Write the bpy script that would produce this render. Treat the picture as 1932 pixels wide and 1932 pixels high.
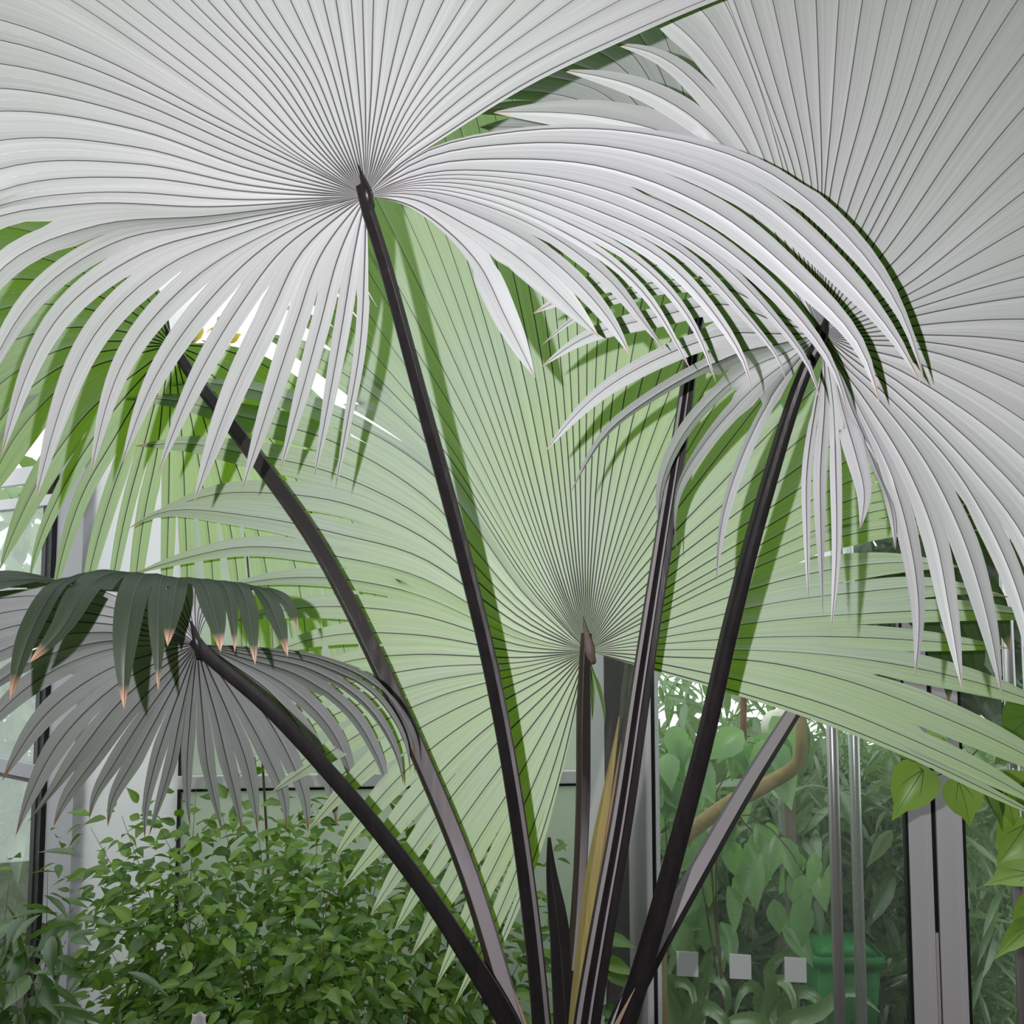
import bpy, math, random
import numpy as np
from mathutils import Vector, Matrix

random.seed(7)
rng = np.random.default_rng(7)
scene = bpy.context.scene
col = scene.collection
for o in list(bpy.data.objects):
    bpy.data.objects.remove(o)

# ------------------------------------------------------------------ camera
CAMZ, PITCH, F, CX = 2.3, math.radians(5.0), 1900.0, 966.0
cd = bpy.data.cameras.new('camera')
cam = bpy.data.objects.new('camera', cd)
col.objects.link(cam)
cam.location = (0, 0, CAMZ)
cam.rotation_euler = (math.pi / 2 + PITCH, 0, 0)
cd.sensor_width = 36.0
cd.lens = 36.0 * F / 1932.0
cd.clip_start = 0.02
cd.clip_end = 200
scene.camera = cam
FW = np.array([0, math.cos(PITCH), math.sin(PITCH)])
UP = np.array([0, -math.sin(PITCH), math.cos(PITCH)])
RT = np.array([1.0, 0, 0])
CAM = np.array([0, 0, CAMZ])


def P(x, y, d):
    """a point seen at (x, y) of the 1932 frame, d metres away along the view axis"""
    return CAM + d * (FW + RT * (x - CX) / F + UP * (CX - y) / F)


# ------------------------------------------------------------------ sky, flash, exposure
world = bpy.data.worlds.new('overcast_sky')
scene.world = world
world.use_nodes = True
bg = world.node_tree.nodes['Background']
bg.inputs[0].default_value = (0.93, 0.97, 1.0, 1)
bg.inputs[1].default_value = 1.5
fl = bpy.data.lights.new('camera_flash', 'AREA')
fl.shape = 'DISK'
fl.size = 0.016
fl.energy = 29
fl.color = (1.0, 0.965, 0.985)
flash = bpy.data.objects.new('camera_flash', fl)
col.objects.link(flash)
flash.location = CAM + RT * -0.12 + UP * 0.04 + FW * 0.01
flash.rotation_euler = (math.pi / 2 + PITCH, 0, 0)
vs = scene.view_settings
vs.view_transform = 'Standard'
vs.look = 'None'
vs.exposure = 0.0
vs.gamma = 1.0
vs.use_curve_mapping = False


# ------------------------------------------------------------------ material helpers
def new_mat(name):
    m = bpy.data.materials.new(name)
    m.use_nodes = True
    nt = m.node_tree
    for n in list(nt.nodes):
        nt.nodes.remove(n)
    out = nt.nodes.new('ShaderNodeOutputMaterial')
    return m, nt, out


def nd(nt, t, **kw):
    n = nt.nodes.new(t)
    for k, v in kw.items():
        setattr(n, k, v)
    return n


def c4(c):
    return (c[0], c[1], c[2], 1)


def plain(name, color, rough=0.5, metal=0.0, noise=0.0, scale=20, stretch=(1, 1, 1), spec=0.5, bump=0.0):
    m, nt, out = new_mat(name)
    b = nd(nt, 'ShaderNodeBsdfPrincipled')
    b.inputs['Base Color'].default_value = c4(color)
    b.inputs['Roughness'].default_value = rough
    b.inputs['Metallic'].default_value = metal
    b.inputs['Specular IOR Level'].default_value = spec
    if noise or bump:
        tc = nd(nt, 'ShaderNodeTexCoord')
        mp = nd(nt, 'ShaderNodeMapping')
        mp.inputs['Scale'].default_value = stretch
        nt.links.new(tc.outputs['Object'], mp.inputs[0])
        nz = nd(nt, 'ShaderNodeTexNoise')
        nz.inputs['Scale'].default_value = scale
        nz.inputs['Detail'].default_value = 5
        nt.links.new(mp.outputs[0], nz.inputs['Vector'])
        mx = nd(nt, 'ShaderNodeMix', data_type='RGBA')
        mx.inputs[6].default_value = c4([max(0, v * (1 - noise)) for v in color])
        mx.inputs[7].default_value = c4([min(1, v * (1 + noise)) for v in color])
        nt.links.new(nz.outputs['Fac'], mx.inputs[0])
        nt.links.new(mx.outputs[2], b.inputs['Base Color'])
        if bump:
            bp = nd(nt, 'ShaderNodeBump')
            bp.inputs['Strength'].default_value = bump
            bp.inputs['Distance'].default_value = 0.004
            nt.links.new(nz.outputs['Fac'], bp.inputs['Height'])
            nt.links.new(bp.outputs[0], b.inputs['Normal'])
    nt.links.new(b.outputs[0], out.inputs[0])
    return m


def blade_mat(name, under, under2, top, trans, tipcol=(0.50, 0.34, 0.27), tip=0.95, gloss=0.04):
    """palm blade: waxy pale underside (front face), green upper side (back face), green light through it"""
    m, nt, out = new_mat(name)
    L = nt.links.new
    uv = nd(nt, 'ShaderNodeUVMap')
    sep = nd(nt, 'ShaderNodeSeparateXYZ')
    L(uv.outputs[0], sep.inputs[0])
    tc = nd(nt, 'ShaderNodeTexCoord')
    n1 = nd(nt, 'ShaderNodeTexNoise')
    n1.inputs['Scale'].default_value = 3.2
    n1.inputs['Detail'].default_value = 3
    L(tc.outputs['Object'], n1.inputs['Vector'])
    r1 = nd(nt, 'ShaderNodeMapRange')
    r1.inputs[1].default_value = 0.35
    r1.inputs[2].default_value = 0.65
    L(n1.outputs['Fac'], r1.inputs[0])
    mu = nd(nt, 'ShaderNodeMix', data_type='RGBA')
    mu.inputs[6].default_value = c4(under)
    mu.inputs[7].default_value = c4(under2)
    L(r1.outputs[0], mu.inputs[0])
    # fine streaks along the blade
    mp = nd(nt, 'ShaderNodeMapping')
    mp.inputs['Scale'].default_value = (14, 1.6, 1)
    L(uv.outputs[0], mp.inputs[0])
    oi = nd(nt, 'ShaderNodeObjectInfo')
    cb = nd(nt, 'ShaderNodeCombineXYZ')
    mr = nd(nt, 'ShaderNodeMath', operation='MULTIPLY')
    mr.inputs[1].default_value = 40
    L(oi.outputs['Random'], mr.inputs[0])
    L(mr.outputs[0], cb.inputs[2])
    va = nd(nt, 'ShaderNodeVectorMath', operation='ADD')
    L(mp.outputs[0], va.inputs[0])
    L(cb.outputs[0], va.inputs[1])
    n2 = nd(nt, 'ShaderNodeTexNoise')
    n2.inputs['Scale'].default_value = 1.0
    n2.inputs['Detail'].default_value = 4
    L(va.outputs[0], n2.inputs['Vector'])
    st = nd(nt, 'ShaderNodeMapRange')
    st.inputs[1].default_value = 0.3
    st.inputs[2].default_value = 0.7
    st.inputs[3].default_value = 0.88
    st.inputs[4].default_value = 1.08
    L(n2.outputs['Fac'], st.inputs[0])
    bf = nd(nt, 'ShaderNodeNewGeometry')
    ms = nd(nt, 'ShaderNodeMix', data_type='RGBA')
    L(bf.outputs['Backfacing'], ms.inputs[0])
    L(mu.outputs[2], ms.inputs[6])
    ms.inputs[7].default_value = c4(top)
    mm = nd(nt, 'ShaderNodeMix', data_type='RGBA', blend_type='MULTIPLY')
    mm.inputs[0].default_value = 1.0
    L(ms.outputs[2], mm.inputs[6])
    L(st.outputs[0], mm.inputs[7])
    # dried tip
    tr = nd(nt, 'ShaderNodeMapRange')
    tr.inputs[1].default_value = tip
    tr.inputs[2].default_value = min(1.0, tip + 0.05)
    L(sep.outputs[1], tr.inputs[0])
    mt = nd(nt, 'ShaderNodeMix', data_type='RGBA')
    L(tr.outputs[0], mt.inputs[0])
    L(mm.outputs[2], mt.inputs[6])
    mt.inputs[7].default_value = c4(tipcol)
    df = nd(nt, 'ShaderNodeBsdfDiffuse')
    L(mt.outputs[2], df.inputs[0])
    tl = nd(nt, 'ShaderNodeBsdfTranslucent')
    mtr = nd(nt, 'ShaderNodeMix', data_type='RGBA', blend_type='MULTIPLY')
    mtr.inputs[0].default_value = 1.0
    mtr.inputs[6].default_value = c4(trans)
    L(st.outputs[0], mtr.inputs[7])
    L(mtr.outputs[2], tl.inputs[0])
    ad = nd(nt, 'ShaderNodeAddShader')
    L(df.outputs[0], ad.inputs[0])
    L(tl.outputs[0], ad.inputs[1])
    gl = nd(nt, 'ShaderNodeBsdfGlossy')
    gl.inputs['Roughness'].default_value = 0.45
    gl.inputs[0].default_value = (0.8, 0.85, 0.9, 1)
    mg = nd(nt, 'ShaderNodeMixShader')
    mg.inputs[0].default_value = gloss
    L(ad.outputs[0], mg.inputs[1])
    L(gl.outputs[0], mg.inputs[2])
    L(mg.outputs[0], out.inputs[0])
    return m


def pale_face_mat(start):
    """black stalk face that turns pale towards its foot"""
    m, nt, out = new_mat('pale_stalk_face')
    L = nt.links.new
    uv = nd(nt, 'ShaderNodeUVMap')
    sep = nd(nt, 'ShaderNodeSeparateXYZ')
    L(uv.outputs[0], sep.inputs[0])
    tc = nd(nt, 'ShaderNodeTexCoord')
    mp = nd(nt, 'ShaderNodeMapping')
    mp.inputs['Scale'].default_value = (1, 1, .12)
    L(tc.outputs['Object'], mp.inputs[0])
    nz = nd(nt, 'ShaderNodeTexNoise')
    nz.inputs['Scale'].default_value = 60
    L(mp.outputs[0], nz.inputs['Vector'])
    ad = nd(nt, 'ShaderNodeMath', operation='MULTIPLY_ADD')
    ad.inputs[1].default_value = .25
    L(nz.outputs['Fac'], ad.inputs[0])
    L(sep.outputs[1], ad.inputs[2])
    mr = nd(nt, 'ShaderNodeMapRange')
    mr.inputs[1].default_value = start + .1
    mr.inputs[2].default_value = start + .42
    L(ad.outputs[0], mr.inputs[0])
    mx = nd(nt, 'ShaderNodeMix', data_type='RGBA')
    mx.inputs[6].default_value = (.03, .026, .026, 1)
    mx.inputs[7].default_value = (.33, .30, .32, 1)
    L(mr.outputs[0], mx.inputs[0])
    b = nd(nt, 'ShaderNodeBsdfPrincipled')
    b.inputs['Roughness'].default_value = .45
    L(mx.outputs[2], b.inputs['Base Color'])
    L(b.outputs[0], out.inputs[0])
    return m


def leaf_mat(name, ca, cb_, trans, gloss=0.08, rough=0.35):
    """ordinary green leaf, colour varying from leaf to leaf"""
    m, nt, out = new_mat(name)
    L = nt.links.new
    g = nd(nt, 'ShaderNodeNewGeometry')
    oi = nd(nt, 'ShaderNodeObjectInfo')
    a = nd(nt, 'ShaderNodeMath', operation='ADD')
    L(g.outputs['Random Per Island'], a.inputs[0])
    L(oi.outputs['Random'], a.inputs[1])
    fr = nd(nt, 'ShaderNodeMath', operation='FRACT')
    L(a.outputs[0], fr.inputs[0])
    mx = nd(nt, 'ShaderNodeMix', data_type='RGBA')
    mx.inputs[6].default_value = c4(ca)
    mx.inputs[7].default_value = c4(cb_)
    L(fr.outputs[0], mx.inputs[0])
    df = nd(nt, 'ShaderNodeBsdfDiffuse')
    L(mx.outputs[2], df.inputs[0])
    tl = nd(nt, 'ShaderNodeBsdfTranslucent')
    tl.inputs[0].default_value = c4(trans)
    ad = nd(nt, 'ShaderNodeAddShader')
    L(df.outputs[0], ad.inputs[0])
    L(tl.outputs[0], ad.inputs[1])
    gl = nd(nt, 'ShaderNodeBsdfGlossy')
    gl.inputs['Roughness'].default_value = rough
    mg = nd(nt, 'ShaderNodeMixShader')
    mg.inputs[0].default_value = gloss
    L(ad.outputs[0], mg.inputs[1])
    L(gl.outputs[0], mg.inputs[2])
    L(mg.outputs[0], out.inputs[0])
    return m


def glass_mat(name, tint, haze, dust=0.0, back=0.5, dcol=(0.8, 0.84, 0.8)):
    m, nt, out = new_mat(name)
    L = nt.links.new
    tp = nd(nt, 'ShaderNodeBsdfTransparent')
    tp.inputs[0].default_value = c4(tint)
    gl = nd(nt, 'ShaderNodeBsdfGlossy')
    gl.inputs['Roughness'].default_value = 0.02
    fz = nd(nt, 'ShaderNodeLayerWeight')
    fz.inputs[0].default_value = 0.12
    mg = nd(nt, 'ShaderNodeMixShader')
    mf = nd(nt, 'ShaderNodeMath', operation='MULTIPLY')
    mf.inputs[1].default_value = 0.5
    L(fz.outputs['Fresnel'], mf.inputs[0])
    L(mf.outputs[0], mg.inputs[0])
    L(tp.outputs[0], mg.inputs[1])
    L(gl.outputs[0], mg.inputs[2])
    df = nd(nt, 'ShaderNodeBsdfDiffuse')
    df.inputs[0].default_value = c4(dcol)
    tl = nd(nt, 'ShaderNodeBsdfTranslucent')
    tl.inputs[0].default_value = c4(dcol)
    dd = nd(nt, 'ShaderNodeMixShader')
    dd.inputs[0].default_value = back
    L(df.outputs[0], dd.inputs[1])
    L(tl.outputs[0], dd.inputs[2])
    mh = nd(nt, 'ShaderNodeMixShader')
    mh.inputs[0].default_value = haze
    if dust:
        tc = nd(nt, 'ShaderNodeTexCoord')
        nz = nd(nt, 'ShaderNodeTexNoise')
        nz.inputs['Scale'].default_value = 90
        nz.inputs['Detail'].default_value = 6
        L(tc.outputs['Object'], nz.inputs['Vector'])
        mr = nd(nt, 'ShaderNodeMapRange')
        mr.inputs[1].default_value = 0.5
        mr.inputs[2].default_value = 0.8
        mr.inputs[3].default_value = haze
        mr.inputs[4].default_value = haze + dust
        L(nz.outputs['Fac'], mr.inputs[0])
        L(mr.outputs[0], mh.inputs[0])
    L(mg.outputs[0], mh.inputs[1])
    L(dd.outputs[0], mh.inputs[2])
    L(mh.outputs[0], out.inputs[0])
    return m


M = {}
M['blade'] = blade_mat('silver_palm_blade', (0.49, 0.51, 0.52), (0.54, 0.525, 0.57), (0.035, 0.075, 0.03), (0.035, 0.075, 0.006))
M['blade_back'] = blade_mat('green_palm_blade', (0.52, 0.575, 0.545), (0.50, 0.59, 0.43), (0.035, 0.085, 0.03), (0.10, 0.20, 0.007))
M['blade_low'] = blade_mat('brown_tipped_palm_blade', (0.50, 0.51, 0.53), (0.52, 0.525, 0.57), (0.05, 0.07, 0.045), (0.02, 0.04, 0.006), tipcol=(0.55, 0.33, 0.22), tip=0.92)
M['rib'] = plain('purple_brown_rib', (0.085, 0.075, 0.08), 0.6)
M['stalk'] = plain('black_palm_stalk', (0.02, 0.017, 0.019), 0.36, noise=0.6, scale=60, stretch=(1, 1, 0.15), bump=0.25)
M['stalk_brown'] = plain('brown_palm_stalk', (0.05, 0.04, 0.032), 0.42, noise=0.5, scale=60, stretch=(1, 1, 0.15), bump=0.25)
M['stalk_grey'] = plain('grey_brown_old_stalk', (0.06, 0.062, 0.045), 0.6, noise=0.6, scale=70, stretch=(1, 1, 0.2), bump=0.4)
M['hub'] = plain('pinkish_brown_hub', (0.16, 0.12, 0.11), 0.6, noise=0.4, scale=80)
M['spear'] = plain('yellow_green_spear', (0.33, 0.27, 0.09), 0.55, noise=0.35, scale=30, stretch=(6, 6, 0.3))
M['spear_b'] = plain('rusty_spear', (0.30, 0.17, 0.11), 0.6, noise=0.3, scale=30, stretch=(6, 6, 0.3))
M['fibre'] = plain('dry_fibre', (0.42, 0.30, 0.2), 0.8, noise=0.3)
M['trunk'] = plain('palm_trunk_fibre', (0.10, 0.075, 0.05), 0.9, noise=0.5, scale=40, stretch=(3, 3, 0.4), bump=0.8)
M['shrub'] = leaf_mat('shrub_leaf', (0.025, 0.078, 0.011), (0.13, 0.225, 0.028), (0.06, 0.12, 0.008), gloss=0.045)
M['shrub_dark'] = leaf_mat('dark_shrub_leaf', (0.035, 0.075, 0.025), (0.08, 0.15, 0.05), (0.05, 0.10, 0.012))
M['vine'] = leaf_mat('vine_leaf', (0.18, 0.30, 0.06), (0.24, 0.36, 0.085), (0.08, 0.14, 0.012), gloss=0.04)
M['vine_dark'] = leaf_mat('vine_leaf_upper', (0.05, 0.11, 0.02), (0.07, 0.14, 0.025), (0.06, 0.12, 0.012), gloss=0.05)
M['far'] = leaf_mat('far_leaf', (0.07, 0.14, 0.05), (0.20, 0.30, 0.12), (0.11, 0.18, 0.04), gloss=0.12)
M['broad'] = leaf_mat('broad_leaf', (0.16, 0.30, 0.13), (0.28, 0.42, 0.20), (0.15, 0.28, 0.06), gloss=0.10)
M['strap'] = leaf_mat('strap_leaf', (0.10, 0.20, 0.06), (0.19, 0.31, 0.10), (0.08, 0.15, 0.02), gloss=0.16)
M['twig'] = plain('brown_twig', (0.14, 0.09, 0.05), 0.8, noise=0.4)
M['vein'] = plain('leaf_vein', (0.11, 0.19, 0.035), 0.7)
M['bark'] = plain('tan_bark', (0.36, 0.26, 0.11), 0.85, noise=0.4, scale=25, bump=0.5)
M['poly'] = glass_mat('white_twinwall_sheet', (0.9, 0.9, 0.9), 0.97, back=0.95, dcol=(0.99, 0.99, 0.99))
M['white'] = plain('white_paint', (0.80, 0.80, 0.80), 0.45, noise=0.04, scale=6)
M['greyp'] = plain('grey_painted_metal', (0.42, 0.42, 0.44), 0.5, noise=0.08, scale=9)
M['alu'] = plain('anodised_aluminium', (0.74, 0.70, 0.74), 0.42, metal=0.0, noise=0.06, scale=12, stretch=(1, 1, 0.1))
M['alu_dark'] = plain('dark_column_paint', (0.115, 0.11, 0.105), 0.55, noise=0.1)
M['gasket'] = plain('black_rubber_gasket', (0.012, 0.012, 0.014), 0.5)
M['steel'] = plain('brushed_steel', (0.66, 0.65, 0.65), 0.30, metal=0.65, noise=0.05, scale=50, stretch=(1, 1, 0.05))
M['glass'] = glass_mat('dusty_glass', (0.95, 0.985, 0.96), 0.04, 0.15)
M['frost'] = glass_mat('greenish_frosted_glass', (0.80, 0.9, 0.78), 0.86, back=0.75, dcol=(0.72, 0.78, 0.68))
M['sticker'] = plain('pale_grey_sticker', (0.80, 0.82, 0.82), 0.6)
M['bin'] = plain('green_plastic', (0.05, 0.36, 0.09), 0.45, noise=0.06)
M['wood'] = plain('weathered_post', (0.25, 0.20, 0.15), 0.85, noise=0.3, scale=20, stretch=(3, 3, 0.3))
M['soil'] = plain('dark_soil', (0.06, 0.05, 0.035), 0.95, noise=0.6, scale=12, bump=0.5)
M['blocker'] = plain('dark_green_blocker', (0.05, 0.075, 0.03), 0.9, noise=0.8, scale=7, bump=0.5)  # for the unseen enclosure added to hold down front light
M['globe'] = plain('cream_glass_globe', (0.85, 0.80, 0.68), 0.3)
M['red'] = plain('rust_red_stem', (0.33, 0.10, 0.05), 0.8, noise=0.4)
M['yellow'] = plain('yellow_petal', (0.80, 0.62, 0.06), 0.6, noise=0.3, scale=30)
M['tagm'] = plain('white_tag', (0.76, 0.76, 0.76), 0.5, noise=0.35, scale=60)


# ------------------------------------------------------------------ object helpers
def link_mesh(name, V, faces, mats, parent=None, origin=(0, 0, 0), smooth=True, mi=None, uv=None):
    V = np.asarray(V, float) - np.asarray(origin, float)
    me = bpy.data.meshes.new(name)
    me.from_pydata(V.tolist(), [], faces)
    for m in (mats if isinstance(mats, (list, tuple)) else [mats]):
        me.materials.append(m)
    if smooth:
        me.polygons.foreach_set('use_smooth', [True] * len(me.polygons))
    if mi is not None:
        me.polygons.foreach_set('material_index', mi)
    if uv is not None:
        ul = me.uv_layers.new(name='UVMap')
        idx = np.zeros(len(me.loops), dtype=np.int32)
        me.loops.foreach_get('vertex_index', idx)
        ul.data.foreach_set('uv', np.asarray(uv, dtype=np.float32)[idx].ravel())
    me.update()
    o = bpy.data.objects.new(name, me)
    col.objects.link(o)
    if parent is not None:
        o.parent = parent
    else:
        o.location = origin
    return o


def thing(name, loc, label, cat, group=None):
    o = bpy.data.objects.new(name, None)
    o.empty_display_size = 0.1
    col.objects.link(o)
    o.location = loc
    o['label'] = label
    o['category'] = cat
    if group:
        o['group'] = group
    return o


def tag(o, label, cat, group=None):
    o['label'] = label
    o['category'] = cat
    if group:
        o['group'] = group
    return o


def spline(pts, n):
    """smooth curve through pts (Catmull-Rom on chord length), n samples equally spaced"""
    p = np.asarray(pts, float)
    if len(p) == 2:
        t = np.linspace(0, 1, n)[:, None]
        return p[0] * (1 - t) + p[1] * t
    d = np.r_[0, np.cumsum(np.linalg.norm(np.diff(p, axis=0), axis=1) ** 0.7)]
    m = np.zeros_like(p)
    m[1:-1] = ((p[2:] - p[1:-1]) / (d[2:] - d[1:-1])[:, None] * (d[1:-1] - d[:-2])[:, None]
               + (p[1:-1] - p[:-2]) / (d[1:-1] - d[:-2])[:, None] * (d[2:] - d[1:-1])[:, None]) / (d[2:] - d[:-2])[:, None]
    m[0] = 1.5 * (p[1] - p[0]) / (d[1] - d[0]) - 0.5 * m[1]
    m[-1] = 1.5 * (p[-1] - p[-2]) / (d[-1] - d[-2]) - 0.5 * m[-2]
    T = np.linspace(0, d[-1], 160)
    i = np.clip(np.searchsorted(d, T) - 1, 0, len(p) - 2)
    h = d[i + 1] - d[i]
    s = ((T - d[i]) / h)[:, None]
    h = h[:, None]
    q = (2 * s**3 - 3 * s**2 + 1) * p[i] + (s**3 - 2 * s**2 + s) * h * m[i] + (-2 * s**3 + 3 * s**2) * p[i + 1] + (s**3 - s**2) * h * m[i + 1]
    L = np.r_[0, np.cumsum(np.linalg.norm(np.diff(q, axis=0), axis=1))]
    u = np.linspace(0, L[-1], n)
    return np.stack([np.interp(u, L, q[:, k]) for k in range(3)], 1)


def norm(v):
    return v / np.maximum(np.linalg.norm(v, axis=-1, keepdims=True), 1e-12)


def sweep(path, widths, profile, face=(0, -1, 0), rot=0.0, caps=True):
    """profile points are (across, towards 'face') in units of the width"""
    path = np.asarray(path)
    n = len(path)
    T = norm(np.gradient(path, axis=0))
    fv = np.asarray(face, float)
    A = norm(np.cross(T, fv))
    B = norm(np.cross(A, T))
    c, s = math.cos(rot), math.sin(rot)
    A, B = A * c + B * s, B * c - A * s
    pr = np.asarray(profile)
    k = len(pr)
    V = (path[:, None, :] + (A[:, None, :] * pr[None, :, 0:1] + B[:, None, :] * pr[None, :, 1:2]) * np.asarray(widths)[:, None, None]).reshape(-1, 3)
    Fc = []
    for i in range(n - 1):
        for j in range(k):
            a, b = i * k + j, i * k + (j + 1) % k
            Fc.append((a, b, b + k, a + k))
    if caps:
        Fc.append(tuple(range(k - 1, -1, -1)))
        Fc.append(tuple((n - 1) * k + j for j in range(k)))
    return V, Fc


ROUND = [(0.5 * math.cos(a), 0.5 * math.sin(a)) for a in np.linspace(0, 2 * math.pi, 12, endpoint=False)]


def tube(name, pts, w, mat, parent=None, origin=(0, 0, 0), n=16, prof=ROUND):
    path = spline(pts, n)
    ws = np.interp(np.linspace(0, 1, n), np.linspace(0, 1, len(w)), w) if hasattr(w, '__len__') else np.full(n, w)
    V, Fc = sweep(path, ws, prof, face=(0.13, -1, 0.21))
    return link_mesh(name, V, Fc, mat, parent, origin)


def box_verts(a, b):
    x0, y0, z0 = a
    x1, y1, z1 = b
    V = [(x0, y0, z0), (x1, y0, z0), (x1, y1, z0), (x0, y1, z0), (x0, y0, z1), (x1, y0, z1), (x1, y1, z1), (x0, y1, z1)]
    Fc = [(0, 3, 2, 1), (4, 5, 6, 7), (0, 1, 5, 4), (1, 2, 6, 5), (2, 3, 7, 6), (3, 0, 4, 7)]
    return V, Fc


def slab(name, base, dirv, length, depth, z0, z1, mat, parent=None, origin=(0, 0, 0), bev=0.0):
    """upright box: starts at base (x, y), runs along dirv, 'depth' thick away from the camera"""
    d = np.array([dirv[0], dirv[1], 0.0])
    d /= np.linalg.norm(d)
    q = np.array([-d[1], d[0], 0.0])
    b = np.array([base[0], base[1], 0.0])
    V, Fc = box_verts((0, 0, z0), (length, depth, z1))
    V = [b + d * v[0] + q * v[1] + np.array([0, 0, v[2]]) for v in V]
    o = link_mesh(name, V, Fc, mat, parent, origin, smooth=False)
    if bev:
        md = o.modifiers.new('bevel', 'BEVEL')
        md.width = bev
        md.segments = 2
    return o


# ------------------------------------------------------------------ the palm
PS = 0.8                                   # depth scale of the palm
BASE = P(1085, 2100, 2.3 * PS)
PALM0 = np.array([BASE[0], BASE[1], 0.0])
palm = thing('fan_palm', PALM0, 'large fan palm with silvery pleated leaves on long black stalks', 'palm')


def Q(x, y, d):
    return P(x, y, d * PS)


SQ = [(-.5, -.22), (-.44, .22), (-.34, .42), (-.1, .5), (.1, .5), (.34, .42), (.44, .22), (.5, -.22), (.36, -.46), (-.36, -.46)]
FLAT = [(-.5, .05), (-.47, .30), (.12, .46), (.17, .46), (.5, .02), (.46, -.36), (0, -.5), (-.46, -.36)]
GROOVE = [(-.5, -.2), (-.48, .3), (-.34, .45), (-.12, .34), (-.05, .40), (.05, .40), (.12, .34), (.36, .45), (.5, .3), (.5, -.2), (.3, -.5), (-.3, -.5)]


def two(b):
    return [(-.5, 0), (-.42, .2), (b - .02, .46), (b + .02, .46), (.42, .2), (.5, 0), (.35, -.42), (-.35, -.42)]


def stalk(name, pts, w, prof=SQ, rot=0.0, mat='stalk', label=None, smooth=False, pale_faces=(), pale_from=0.0):
    pp = [Q(*p) for p in pts]
    n = 44
    path = spline(pp, n)
    ws = np.interp(np.linspace(0, 1, n), np.linspace(0, 1, len(w)), w)
    V, Fc = sweep(path, ws, prof, rot=rot)
    k = len(prof)
    mi = [1 if (i % k) in pale_faces else 0 for i in range(len(Fc))]
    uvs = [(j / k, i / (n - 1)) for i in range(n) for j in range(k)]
    o = link_mesh(name, V, Fc, [M[mat]] + ([pale_face_mat(pale_from)] if pale_faces else []), palm, PALM0, smooth=smooth, mi=mi, uv=uvs)
    if label:
        o['label'] = label
    return o


MS = 30                                    # samples along a segment


def keys_to_grid(hub, keys, dexp=1.2):
    G, ts, ks, wk = [], [], [], []
    hx, hy, hd = hub
    for kdef in keys:
        pts, t_s, dt = kdef[0], kdef[1], kdef[2]
        k = kdef[3] if len(kdef) > 3 else 1
        L = np.r_[0, np.cumsum([math.hypot(b[0] - a[0], b[1] - a[1]) for a, b in zip([(hx, hy)] + list(pts[:-1]), pts)])]
        fr = L / L[-1]
        pp = [Q(hx, hy, hd)]
        for j, p in enumerate(pts):
            dd = p[2] if len(p) > 2 else hd + (dt - hd) * fr[j + 1] ** dexp
            pp.append(Q(p[0], p[1], dd))
        G.append(spline(pp, 160))
        ts.append(t_s)
        ks.append(k)
        wk.append(kdef[4] if len(kdef) > 4 else 1.0)
    return np.array(G), np.array(ts), ks, np.array(wk)


def S(G, a):
    n = len(G)
    if a <= 0:
        return G[0] + (G[0] - G[1]) * (-a)
    if a >= n - 1:
        return G[-1] + (G[-1] - G[-2]) * (a - n + 1)
    i = int(a)
    u = a - i
    p1, p2 = G[i], G[i + 1]
    p0 = G[i - 1] if i > 0 else 2 * p1 - p2
    p3 = G[i + 2] if i + 2 < n else 2 * p2 - p1
    return 0.5 * (2 * p1 + (p2 - p0) * u + (2 * p0 - 5 * p1 + 4 * p2 - p3) * u * u + (3 * p1 - p0 - 3 * p2 + p3) * u**3)


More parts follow.
